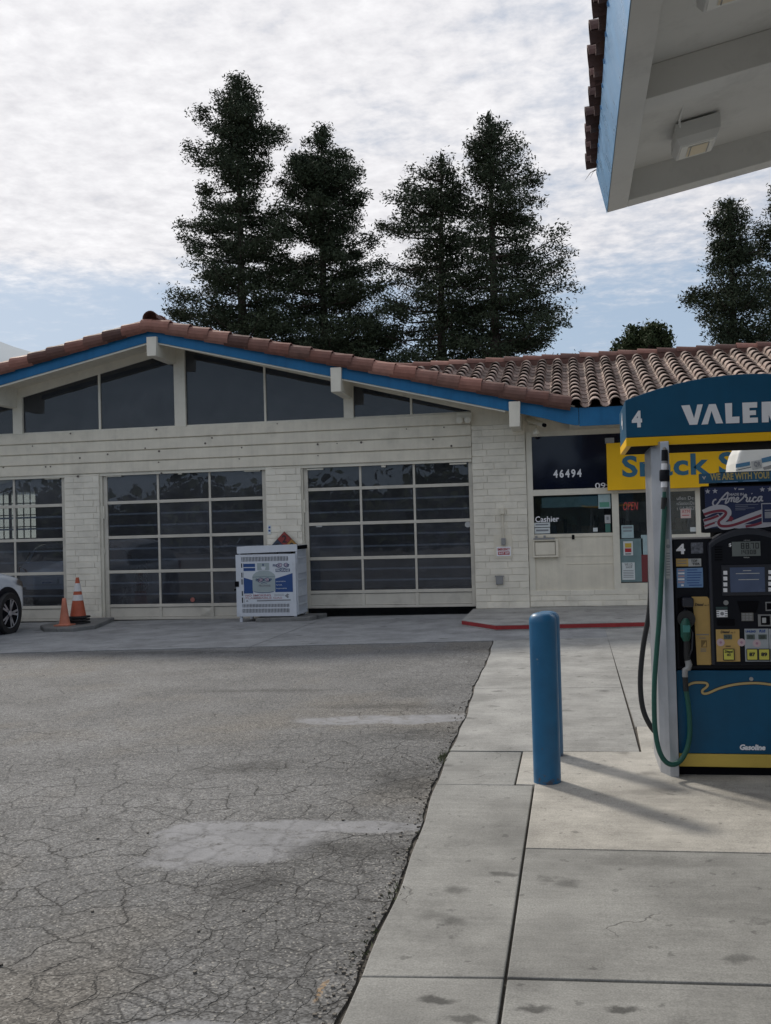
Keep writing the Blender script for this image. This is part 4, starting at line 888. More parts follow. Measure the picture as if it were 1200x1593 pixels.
MB().lathe([(.011, -.006), (.011, -.0045)], (at(1123.5, 954.5, yC).x, yC, at(1123.5, 954.5, yC).z), 'y', 14).build('printed_dot', INKG, o)
cp(1116, 963, 1143, 973, 'card_reader', DARK, .012, bevel=.003)
q = RW(1147, 935, 1181, 953, yC); MB().xz([(q[0], q[3]), (q[2], q[3]), (q[2]-.02, q[1]), (q[0]+.02, q[1])], yC-.010, yC).build('keypad_hood', DARK, fd, .003)
o = cp(1153.5, 948.5, 1172, 966, 'keypad', mat('keypad_metal', (.22, .21, .20), .4, metal=.5), .006)
for i in range(3):
    for j in range(4): plate(1155+i*5.6, 950+j*4, 1159+i*5.6, 953+j*4, yC-.0065, .002, 'key', GREY, o)
o = cp(1191, 936, 1240, 950, 'receipt_slot', GREY, .004); plate(1193, 938, 1238, 948, yC-.005, .003, 'slot', DARK, o)
o = cp(1179.5, 955.5, 1240, 974, 'reader_frame', GREY, .004); plate(1184, 958, 1198, 972, yC-.005, .003, 'window', DARK, o); plate(1186, 961, 1192, 969, yC-.0085, .001, 'pictogram', LGREY, o)
o = cp(1114.5, 979, 1151, 1029, 'grade_panel', YELP); tpx('Diesel', 1121, 981, 1135.5, 985, yC-.005, INK, o, shear=.25, bold=.03); tpx('no. 2', 1137, 982.5, 1144, 985, yC-.005, INK, o, shear=.2, bold=.02)
def price(cx_, par): plate(cx_-6.5, 987, cx_+6.5, 994.5, yC-.0045, .002, 'price_window', mat('price_lcd', (.10, .13, .12), .3) if 'price_lcd' not in bpy.data.materials else bpy.data.materials['price_lcd'], par); seven('4.3' if par is o else '3.8', cx_-4.5, 988.8, cx_+4.5, 993, yC-.0075, par)
price(1132.5, o)
YB2 = mat('octane_yellow', (.62, .58, .10), .45)
def button(cx_, s, par, top=None):
    plate(cx_-9, 1009, cx_+9, 1027.5, yC-.0045, .008, 'button_rim', INK, par, .004); plate(cx_-7.7, 1010.3, cx_+7.7, 1026.2, yC-.013, .004, 'button', YB2, par, .003)
    if top: tpx(top, cx_-6.5, 1011.7, cx_+6.5, 1015.5, yC-.0175, INK, par, bold=.04, shear=.2); tpx(s, cx_-3, 1016.5, cx_+3, 1020.5, yC-.0175, INK, par, bold=.03)
    else: tpx(s, cx_-4.8, 1015, cx_+4.8, 1021, yC-.0175, INK, par, bold=.05)
button(1134, '#2', o, 'Diesel'); plate(1129, 1004.5, 1137, 1005.8, yC-.0045, .001, 'printed_line', INK, o)
GP = mat('grade_panel_grey', (.38, .41, .44), .5, var=.05, vs=30)
o2 = cp(1159, 978, 1196, 1029, 'grade_panel', GP); o3 = cp(1196.8, 978, 1240, 1029, 'grade_panel', GP)
tpx('UNLEAD', 1160, 980.5, 1176, 984, yC-.005, INKB, o2, bold=.05); tpx('PLUS', 1181, 979.5, 1191, 984, yC-.005, INKB, o2, bold=.05, shear=.2)
price(1168, o2); price(1186.5, o2); price(1206, o3); button(1170.5, '87', o2); button(1189, '89', o2); button(1208, '91', o3)
PNK = mat('pink_round_sticker', (.55, .42, .45), .5)
for cx_, cy_ in ((1121.5, 999.5), (1154, 999.5), (1178, 1001)):
    c = at(cx_, cy_, yC-.01); MB().lathe([(.0235, -.002), (.0235, 0)], (c.x, yC-.0045, c.z), 'y', 20).build('round_sticker', PNK, fd); MB().lathe([(.008, -.001), (.008, 0)], (c.x, yC-.0068, c.z), 'y', 12).build('seal_mark', mat('seal_print', (.40, .22, .30), .5), fd)
# nozzle pocket, yellow side panel and nozzle
o = plate(1056, 930, 1083, 1036, yU-.0, .006, 'nozzle_pocket', DARK, fd, .006)
q = RW(1077.5, 928, 1107, 1034, yU); MB().xz([(q[0], q[3]), (q[2]-.02, q[3]), (q[2]-.004, q[3]-.02), (q[2], q[1]+.012), (q[2]-.012, q[1]), (q[0]+.02, q[1]), (q[0]+.012, q[3]-.12)], yU-.012, yU-.0).build('side_panel', YELP, fd, .002)
sp2 = bpy.data.objects['side_panel']
tpx('Diesel', 1081, 938.5, 1095, 942.5, yU-.013, INK, sp2, shear=.3, bold=.03); tpx('no. 2', 1096, 940, 1102.5, 942.5, yU-.013, INK, sp2, shear=.2, bold=.02)
plate(1083, 986.5, 1103, 988, yU-.013, .001, 'printed_line', INKG, sp2); tpx('Remove Nozzle', 1088, 990.5, 1098, 994, yU-.013, INKG, sp2)
plate(1091, 996, 1100, 1007, yU-.0125, .001, 'pictogram', mat('pictogram_brown', (.20, .13, .04), .5), sp2); MB().xz([(p.x, p.y) for p in pxl([(1092.5, 1005.5), (1098, 997.5), (1098.5, 1005.5)], yU)], yU-.015, yU-.0140).build('pictogram', YELP, sp2)
for i in range(3): plate(1090, 1009+i*2, 1099, 1009.8+i*2, yU-.013, .001, 'printed_line', INKG, sp2)
q = RW(1060, 929, 1078, 944, yU); B(q[0], yU-.06, q[1], q[2], yU, q[3]).build('nozzle_hood', BLACK2, fd, .01)
nz = thing('fuel_nozzle', (at(1069, 1000, DY-.1).x, DY-.09, .8), 'green diesel nozzle hung in the left pocket of the dispenser on a green hose', 'fuel nozzle')
yN = DY-.085
def pt(a, b, y=yN): v = at(a, b, y); return Vector((v.x, y, v.z))
def mixp(pts, y=yN): return [pt(a, b, y) for a, b in pts]
MB().tube([pt(1067, 948, DY-.03), pt(1067, 956, DY-.055), pt(1068, 968, yN), ], [.012, .014, .016], 10).build('spout', BLACK2, nz, smooth='auto')
c = pt(1068, 963, yN+.01); MB().lathe([(.052, -.008), (.055, 0), (.030, .020)], tuple(c), 'y', 20).build('splash_guard', RUB, nz, smooth='auto')
MB().tube(mixp([(1067.5, 962), (1067, 967), (1067, 972), (1067, 990), (1068, 997)]), [.014, .025, .032, .031, .020], 12).build('nozzle_body', GRN, nz, smooth='auto')
B(pt(1062, 980).x, yN-.038, pt(1062, 983).z, pt(1073, 980).x, yN-.025, pt(1062, 972).z).build('label', mat('nozzle_label', (.05, .22, .20), .5), nz, .003)
MB().tube(mixp([(1068, 996), (1069, 1002), (1069, 1020), (1069.5, 1028)]), [.018, .0205, .020, .017], 12).build('grip', RUB, nz, smooth='auto')
MB().tube([pt(1073, 975), pt(1078, 985, yN-.03), pt(1077, 1010, yN-.03), pt(1071, 1026)], .005, 6).build('lever', BLACK2, nz)
MB().tube(mixp([(1070, 1027), (1072, 1034), (1070.5, 1040), (1066, 1042), (1066, 1053)]), [.019, .021, .020, .019, .018], 12).build('swivel', GREY, nz, smooth='auto')
MB().tube(mixp([(1066, 1053), (1067.5, 1075)]), [.0165, .0165], 12).build('collar', RUB, nz, smooth='auto')
hp = [pt(1067.5, 1074), pt(1071, 1095), pt(1073, 1120), pt(1073, 1145), pt(1068, 1168), pt(1058, 1184), pt(1046, 1189.5, yN-.02), pt(1034, 1183, yN-.03), pt(1025, 1165, yN-.03), pt(1019.5, 1135, yN-.02), pt(1018, 1100, yN-.02), pt(1018.5, 1060, yN-.01), pt(1022, 1010), pt(1026, 960), pt(1029, 900), pt(1031, 850), pt(1033, 810), pt(1034, 788)]
def spl3(q, n=5):
    q = [q[0]]+q+[q[-1]]; out = []
    for i in range(1, len(q)-2):
        for k_ in range(n):
            t = k_/n; a, b, c, d = q[i-1], q[i], q[i+1], q[i+2]
            out.append(.5*((2*b)+(c-a)*t+(2*a-5*b+4*c-d)*t*t+(3*b-a-3*c+d)*t**3))
    return out+[q[-2]]
MB().tube(spl3(hp), .0155, 14).build('hose', GRN, nz, smooth='auto')
MB().tube(mixp([(1032.5, 792), (1033.5, 774)]), [.017, .017], 14).build('collar', RUB, nz, smooth='auto')
MB().tube(mixp([(1033.5, 774), (1034, 762)]), [.012, .012], 12).build('hose_tail', GRN, nz, smooth='auto')
MB().tube(mixp([(1033.8, 765), (1034, 757)]), [.013, .016], 12).build('coupling', GREY, nz, smooth='auto')
bk = fd
MB().tube(mixp([(1033.5, 758), (1033.5, 748)]), [.019, .019], 14).build('white_ring', WHITE, nz, smooth='auto')
MB().tube(mixp([(1034, 749), (1034, 747), (1034, 733), (1034, 731)]), [.026, .031, .031, .027], 16).build('breakaway_coupling', BLACK, nz, smooth='auto')
MB().tube(mixp([(1033.7, 732), (1033.7, 721)]), [.019, .019], 14).build('white_ring', WHITE, nz, smooth='auto')
MB().tube(mixp([(1034, 721), (1034, 717)]), [.016, .016], 12).build('swivel', GREY, nz, smooth='auto')
MB().tube(mixp([(1034, 717), (1034, 700)]), [.019, .018], 12).build('upper_collar', BLACK, nz, smooth='auto')
MB().tube([pt(1034, 702), pt(1034, 694, DY-.03)], [.012, .012], 10).build('pipe', GREY, nz)
bh = [Vector((.47, 7.30, 2.05)), Vector((.45, 7.33, 1.8)), Vector((.43, 7.35, 1.4)), Vector((.42, 7.35, 1.1)), Vector((.38, 7.35, .75)), Vector((.365, 7.34, .45)), Vector((.42, 7.33, .20)), Vector((.52, 7.32, .08)), Vector((.66, 7.32, .16)), Vector((.72, 7.31, .40)), Vector((.74, 7.28, .66))]
pass
bh = [(1016, 700), (1014, 800), (1012, 880), (1012, 925), (1009, 960), (1001, 1005), (996.5, 1055), (999, 1095), (1008, 1122), (1024, 1142), (1044, 1140), (1060, 1110), (1066, 1060)]
bh = [Vector((at(a, b, 7.32).x, 7.32, at(a, b, 7.32).z)) for a, b in bh]
MB().tube(spl3(bh), .0185, 12).build('black_hose', RUB, fd, smooth='auto')
# warning strip on the column
ws = plate(1036, 839, 1043.5, 900, DY-.066, .001, 'warning_strip', LGREY, fd)
c = at(1039.8, 850, DY-.07); mb = MB()
mb.lathe([(.0125, -.001), (.0125, 0)], (c.x, DY-.069, c.z), 'y', 16); mb.build('no_smoking_mark', INKG, ws)
for i in range(9): plate(1037, 860+i*4.2, 1042.5, 861.6+i*4.2, DY-.0675, .001, 'printed_line', INKG, ws)
# advert board above the housing
adv = B(at(1090, 785, DY).x, DY-.04, at(1090, 829, DY).z, 1.44, DY+.02, at(1088, 757, DY).z).build('advert_frame', BLACK, fd, .006)
bx0, bx1 = at(1096, 790, DY).x, 1.415; bz0, bz1 = at(1100, 822, DY).z, at(1100, 759, DY).z
yA = DY-.041; ap = B(bx0, yA-.002, bz0, bx1, yA, bz1).build('advert_poster', NAVY, fd)
def au(a, b): v = at(a, b, yA); return Vector((v.x, v.z))
def stripe(pts, w_, m_, k_): return ribbon(spline([au(a, b) for a, b in pts], 5), w_, yA-.003-.0006*k_, m_, ap, 'stripe')
REDS = mat('poster_dark_red', (.19, .022, .045), .5); PWH = mat('poster_white', (.42, .42, .47), .5)
XE = 1214
mbs = MB()
stripe([(1095, 799), (1110, 792.5), (1124, 791.5), (1131, 795), (1131, 801), (1124, 808), (1121, 814), (1126, 818), (1140, 816), (1165, 806), (1190, 797), (1210, 789)], .0480, PWH, 1)
stripe([(1095, 812), (1112, 807), (1120, 803)], .036, PWH, 1.4); stripe([(1096, 820), (1120, 815), (1150, 819), (1190, 817), (1212, 812)], .026, PWH, 1.2)
stripe([(1095, 800.5), (1110, 796), (1124, 794.5), (1129.5, 798), (1126, 804), (1119, 810), (1118.5, 815), (1124, 818.5), (1140, 817), (1165, 808.5), (1190, 799.5), (1210, 792)], .0165, REDS, 2)
stripe([(1095, 810), (1108, 806), (1118, 802)], .015, REDS, 3); stripe([(1096, 819), (1104, 816), (1112, 813)], .012, REDS, 3); stripe([(1160, 819), (1176, 816), (1190, 811), (1210, 805)], .015, REDS, 3)
MB().xz([(p.x, p.y) for p in [au(1136, 802), au(1141, 806), au(1139, 811), au(1132, 811)]], yA-.006, yA-.0055).build('stripe', REDS, ap)
def star(cx_, cy_, s, par):
    c = au(cx_, cy_); pts = [(c.x+s*(1 if i % 2 == 0 else .42)*sin(pi*i/5), c.y+s*(1 if i % 2 == 0 else .42)*cos(pi*i/5)) for i in range(10)]
    mb = MB(); mb.add([(x, yA-.004, z) for x, z in pts]+[(c.x, yA-.004, c.y)], [(i, (i+1) % 10, 10) for i in range(10)]); mb.build('star', PWH, par)
for a, b in ((1101, 764.5), (1112.5, 764), (1186, 761.5), (1198, 761)): star(a, b, .0175, ap)
for k_, q_ in enumerate(([(345, 368), (305, 385), (290, 435), (325, 470), (370, 430), (430, 350), (500, 275), (530, 260)], [(530, 260), (518, 330), (492, 400), (490, 432), (535, 400)], [(390, 378), (450, 368), (530, 352)],
    [(552, 342), (530, 412)], [(546, 368), (578, 338), (586, 355), (574, 408)], [(584, 366), (614, 336), (624, 352), (613, 400), (640, 402)], [(640, 388), (676, 376), (692, 350), (674, 338), (652, 362), (646, 396), (668, 412), (712, 388)],
    [(700, 400), (755, 350), (795, 295), (812, 302), (800, 330), (826, 345), (812, 392), (835, 402), (852, 390)], [(874, 332), (856, 386), (874, 402), (900, 385)], [(892, 276), (902, 282)], [(968, 344), (940, 334), (914, 362), (912, 394), (940, 406), (990, 375)],
    [(1046, 322), (1008, 332), (990, 372), (1002, 400), (1030, 375), (1054, 318)], [(1054, 318), (1042, 372), (1052, 392), (1072, 385)])):
    ribbon(spline([au(1080+a/10, 740+b/10) for a, b in q_], 4), .0088 if k_ else .0095, yA-.0042-.0002*k_, PWH, ap, 'letter')
tpx('MADE IN', 1135, 767, 1157, 771, yA-.0045, PWH, ap, bold=.03)
for i, w_ in enumerate((36, 20, 30, 16)): plate(1144, 784.5+i*2.7, 1144+w_, 785.5+i*2.7, yA-.003, .001, 'printed_line', mat('dim_print', (.15, .16, .22), .5) if 'dim_print' not in bpy.data.materials else bpy.data.materials['dim_print'], ap)
o = plate(1185, 782.5, 1212, 814, yA-.0065, .001, 'phone_outline', PWH, ap, .003); plate(1186.3, 784, 1211, 812.5, yA-.0077, .001, 'phone_screen', NAVY, o); plate(1190, 793, 1206, 794.2, yA-.009, .0008, 'printed_line', PWH, o); plate(1190, 796, 1207, 806, yA-.009, .0008, 'printed_block', mat('pale_print', (.25, .26, .30), .5), o)
mb = MB(); c = au(1144, 760.5); mb.xz([(c.x-.008, c.y+.006), (c.x-.003, c.y+.006), (c.x, c.y), (c.x+.003, c.y+.006), (c.x+.008, c.y+.006), (c.x, c.y-.008)], yA-.004, yA-.0035); mb.build('logo', PWH, ap); plate(1149, 760, 1158, 761.8, yA-.003, .001, 'printed_line', PWH, ap)
bn0, bn1 = at(1088, 748, DY).x, 1.44; bz = at(1088, 752.5, DY).z, at(1088, 737.5, DY).z
bn = B(bn0, DY-.05, bz[0], bn1, DY+.02, bz[1]).build('banner', mat('banner_blue', (.02, .10, .19), .45, var=.05), fd, .003)
tpx('WE ARE WITH YOU!', 1105, 735, 1197, 746, DY-.051, mat('banner_gold', (.42, .34, .13), .5), bn, bold=.035)
c = at(1095.5, 743.5, DY-.05); MB().xz([(c.x-.012, c.z+.010), (c.x-.005, c.z+.010), (c.x, c.z), (c.x+.005, c.z+.010), (c.x+.012, c.z+.010), (c.x, c.z-.012)], DY-.0525, DY-.051).build('logo', LGREY, bn)
plate(1124, 749, 1148, 750.2, DY-.05, .001, 'printed_line', SB, bn); plate(1156, 747.5, 1180, 748.7, DY-.05, .001, 'printed_line', SB, bn)
# arched sign across the columns
sx_0, sx_1 = .352, 1.775; zB = 2.08; cxm = (sx_0+sx_1)/2
def archz(x): u = (x-cxm)/((sx_1-sx_0)/2); return 2.372+.128*(1-u*u)-.0
apts = [(sx_0, zB+.055), (sx_1, zB+.055)]+[(sx_1+(sx_0-sx_1)*i/32, archz(sx_1+(sx_0-sx_1)*i/32)) for i in range(33)]
sgn = MB().xz(apts, DY-.02, DY+.76).build('arched_sign', BLUED, fd, .004)
B(sx_0-.002, DY-.026, zB, sx_1+.002, DY+.766, zB+.053).build('yellow_trim', YEL, fd, .003)
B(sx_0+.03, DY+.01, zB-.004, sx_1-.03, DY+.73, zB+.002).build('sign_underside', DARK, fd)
tpx('4', 983, 639, 999, 665, DY-.022, WHITE, sgn, 'number', bold=.05)
ySg = DY-.022
def L_(px, par=sgn): # block letters as polygons
    P_ = [at(a, b, ySg) for a, b in px]; return MB().xz([(p.x, p.z) for p in P_], ySg-.004, ySg).build('letter', WHITE, par)
L_([(1060, 631), (1073, 630), (1080, 651), (1085, 629.5), (1093.5, 629), (1085, 660.5), (1073, 661)])
L_([(1091.5, 660.5), (1103, 629), (1113.5, 628.5), (1125, 658.5), (1114, 659), (1107, 639), (1101.5, 660)])
L_([(1128, 627.5), (1139, 627), (1139, 648.5), (1150.5, 648), (1150.5, 658), (1129.5, 658.8)])
L_([(1155, 626.5), (1178, 625.6), (1178, 634), (1166, 634.5), (1166.2, 638.8), (1176, 638.3), (1176.2, 645.5), (1166.5, 646), (1166.7, 650), (1179, 649.5), (1179.2, 657.3), (1156, 658.3)])
L_([(1185, 625.3), (1200, 624.7), (1207, 626.5), (1210, 631), (1210, 637), (1207, 641), (1204, 642.5), (1212, 656.3), (1201, 656.8), (1196, 645), (1196, 656.9), (1185.5, 657.2)])
def ring(cx_, cy_, ro, ri):
    c = at(cx_, cy_, ySg); mb = MB(); n_ = 28
    v = [(c.x+r_*1.1*cos(2*pi*i/n_), ySg-.004, c.z+r_*sin(2*pi*i/n_)) for r_ in (ro, ri) for i in range(n_)]
    mb.add(v, [(i, (i+1) % n_, n_+(i+1) % n_, n_+i) for i in range(n_)]); mb.build('letter', WHITE, sgn)
ring(1232, 641, .066, .028)
o = text('4', DY+.30, 2.22, DY+.42, 2.33, 0, WHITE, None, 'number', bold=.05)
o.parent = sgn; o.rotation_euler = (0, 0, -pi/2); o.location = Vector((sx_0-.003, DY*2+.72-.0, 0))-Vector(fd.location)
# ---------------------------------------------------------------- canopy over the pumps
can = thing('pump_canopy', (5.5, 2, 4.3), 'white soffited pump canopy with blue eave fascia and clay tiles overhead', 'canopy')
CX, CY0, CY1, CZ, CS = .38, -7.0, 8.86, 4.30, .20
RX = 5.6
def cz(x): return CZ+CS*(x-CX if x < RX else 2*RX-x-CX)
XE_ = 2*RX-CX
def cslab(xa, xb, ya, yb, dz0, dz1, nm, m_, par=can, bevel=0): return MB().xz([(xa, cz(xa)+dz0), (xb, cz(xb)+dz0), (xb, cz(xb)+dz1), (xa, cz(xa)+dz1)], ya, yb).build(nm, m_, par, bevel)
for xa, xb in ((CX+.17, RX), (RX+.001, XE_-.17)):
    cslab(xa, xb, CY0+.05, CY1-.18, .25, .32, 'ceiling', SOFF)
    cslab(xa, xb, CY1-.18, CY1, 0, .40, 'end_beam', SOFF, bevel=.006); cslab(xa, xb, CY0, CY0+.17, 0, .40, 'end_beam', SOFF)
    for y in (6.70, 3.6, .7, -2.2, -5.1): cslab(xa, xb, y, y+.22, .03, .249, 'rib', SOFF, bevel=.006)
for xa, xb in ((CX, CX+.17), (XE_-.17, XE_)): cslab(xa, xb, CY0, CY1, 0, .40, 'eave_beam', SOFF, bevel=.006)
sm = MB()
for y in (5.4,): sm.xz([(CX+.172, cz(CX+.172)+.246), (RX, cz(RX)+.246), (RX, cz(RX)+.2495), (CX+.172, cz(CX+.172)+.2495)], y, y+.004)
sm.build('ceiling_seam', GREY, can)
MB().prism([(CX-.005, CY0, CZ+.0), (CX-.005, CY1+.01, CZ+.0), (CX-.085, CY1+.01, CZ+.36), (CX-.085, CY0, CZ+.36)], (.003, 0, 0)).build('eave_fascia', BLUEC, can)
lapm = MB(); y = CY0
while y < CY1-.3: 
    lapm.box(CX-.09, y, CZ+.33, CX+.02, y+.012, CZ+.36); y += .37
lapm.build('fascia_clip', BLUEC, can)
for s_, xa, xb in ((1, CX-.07, RX), (-1, RX, XE_+.07)):
    MB().xz([(xa, cz(xa)+.38), (xb, cz(xb)+.38), (xb, cz(xb)+.42), (xa, cz(xa)+.42)], CY0-.02, CY1+.02).build('roof_deck', DARK, can)
et = MB(); y = CY0; rd = random.Random(12)
DTILE = mat('weathered_dark_tile', (.085, .048, .042), .8, isl=.35, col2=(.13, .075, .065), var=.1, vs=9, dirt=.3, bump=.4, bs=60)
while y < CY1-.05:
    for r_ in range(3):
        xa = CX-.17+r_*.33; j = rd.uniform(-.012, .012)
        barrel(et, (xa+j, y+.12, CZ+.40+.066*r_+.03+rd.uniform(-.008, .008)), (xa+.40, y+.12, CZ+.40+.066*r_+.07), .105, .085, (0, 0, 1), t=.016)
        if y < CY1-.3: barrel(et, (xa+j+.03, y+.29, CZ+.42+.066*r_+.07), (xa+.40, y+.29, CZ+.42+.066*r_+.10), .095, .08, (0, 0, -1), t=.014, n=6)
    y += .335
et.build('eave_tiles', DTILE, can)
tw = MB()
for i in range(2):
    a = Vector((CX-.1+rd.uniform(-.03, .03), CY1-.02, CZ+.38)); b = a+Vector((rd.uniform(-.12, -.03), rd.uniform(0, .05), rd.uniform(-.12, -.02))); tw.tube([a, (a+b)/2+Vector((0, 0, .02)), b], [.004, .003, .001], 4)
tw.build('dry_grass_tuft', BARK, can)
for x, y in ((4.2, 5.0), (7.2, 5.0), (4.2, -4), (7.2, -4)): B(x-.15, y-.15, 0, x+.15, y+.15, cz(x)+.24).build('support_column', SOFF, can)
FIX = mat('fixture_grey_paint', (.66, .66, .64), .5, var=.08, dirt=.2); LENS = mat('yellowed_lens', (.70, .60, .42), .3); LENSW = mat('ribbed_lens', (.74, .74, .70), .25)
def fixture(x, y, label):
    t = thing('canopy_light', (x, y, 4.5), label, 'ceiling light'); zc_ = cz(x)+.25
    a, b = x-.165, x+.165; z0 = zc_-.19; d = .034
    def bxz(xa, ya, za, xb, yb, zb_): return [(xa, ya, za-d*.0), (xb, ya, za+.066*(xb-xa)/.33)]
    mb = MB(); k_ = .2
    def P(xx, yy, zz): return (xx, yy, zz+k_*(xx-x))
    v = [P(a, y-.17, z0+.055), P(b, y-.17, z0+.055), P(b, y-.17, zc_-.02), P(a, y-.17, zc_-.02), P(a+.03, y-.13, z0), P(b-.03, y-.13, z0), P(b-.03, y+.17, z0), P(a+.03, y+.17, z0), P(a, y+.20, z0+.055), P(b, y+.20, z0+.055), P(b, y+.20, zc_-.02), P(a, y+.20, zc_-.02)]
    mb.add(v, [(0,1,2,3), (0,4,5,1), (4,7,6,5), (7,8,9,6), (8,11,10,9), (3,2,10,11), (0,3,11,8), (0,8,7,4), (1,5,6,9), (1,9,10,2)]); mb.build('housing', FIX, t, .004)
    MB().add([P(a+.045, y-.115, z0-.004), P(b-.045, y-.115, z0-.004), P(b-.045, y+.155, z0-.004), P(a+.045, y+.155, z0-.004), P(a+.045, y-.115, z0+.01), P(b-.045, y-.115, z0+.01), P(b-.045, y+.155, z0+.01), P(a+.045, y+.155, z0+.01)], [(0,1,2,3),(4,5,6,7),(0,1,5,4),(1,2,6,5),(2,3,7,6),(3,0,4,7)]).build('lens', LENSW, t)
    MB().add([P(a+.10, y-.08, z0-.008), P(b-.08, y-.08, z0-.008), P(b-.08, y+.12, z0-.008), P(a+.10, y+.12, z0-.008)], [(0,1,2,3)]).build('reflector', LENS, t)
    mb = MB()
    for u in (.115, .25): mb.add([P(a+u, y-.085, z0-.010), P(a+u+.008, y-.085, z0-.010), P(a+u+.008, y+.125, z0-.010), P(a+u, y+.125, z0-.010)], [(0,1,2,3)])
    mb.build('lens_bar', GREY, t)
    MB().tube([(a+.03, y-.20, zc_-.06+k_*(a-x)), (a+.02, y-.24, zc_-.05), (a+.03, y-.45, zc_-.02), (a+.05, y-.50, zc_+.0)], .009, 6).build('conduit', FIX, t)
    return t
fixture(1.03, 8.02, 'boxy grey light fixture with yellowed lens on the canopy soffit near its far end')
fixture(.94, 5.62, 'second boxy light fixture on the canopy soffit cut by the top edge of the photo')
# ---------------------------------------------------------------- white tank seen between sign and banner
tk = thing('storage_tank', (3.0, 12.3, 0), 'white rounded tank with blue stripes seen between the arched sign and the banner', 'tank')
TW = mat('tank_white', (.80, .80, .77), .4, var=.05, dirt=.15)
def rrect(x0, x1, z0, z1, r, n=8):
    out = []
    for cx_, cz_, a0 in ((x1-r, z1-r, 0), (x0+r, z1-r, pi/2), (x0+r, z0+r, pi), (x1-r, z0+r, 1.5*pi)):
        for i in range(n+1): a = a0+pi/2*i/n; out.append((cx_+r*cos(a), cz_+r*sin(a)))
    return out
tx0, tx1, tz0, tz1 = 1.86, 4.9, 1.2, 2.75
MB().xz(rrect(tx0, tx1, tz0, tz1, .62), 12.0, 12.8).build('tank_shell', TW, tk, .04, seg=3)
def tp(px, m_, k_=1): P_ = [at(a, b, 11.99) for a, b in px]; return MB().xz([(p.x, p.z) for p in P_], 11.995-.002*k_, 11.997-.002*k_).build('stripe', m_, tk)
SBL = mat('stripe_blue', (.07, .20, .34), .5)
tp([(1145, 722), (1167, 718), (1167, 724), (1145, 728)], SBL); tp([(1185, 713), (1215, 706), (1215, 714), (1186, 720)], SBL); tp([(1187, 727), (1215, 719), (1215, 726), (1189, 731)], GREY)
tp([(1169, 718), (1185, 714.5), (1186, 728), (1171, 731)], LGREY, 2); tp([(1145.5, 731), (1169, 726), (1169, 727), (1145.5, 732)], INK)
tpx('QR', 1173, 718, 1184, 727, 11.985, INKG, tk, bold=.03)
for x in (2.35, 4.4): MB().box(x-.06, 12.1, 0, x+.06, 12.25, 1.3).box(x-.06, 12.55, 0, x+.06, 12.7, 1.3).build('leg', GREY, tk)
ALLOY = mat('alloy_wheel', (.62, .63, .66), .35, metal=.7)
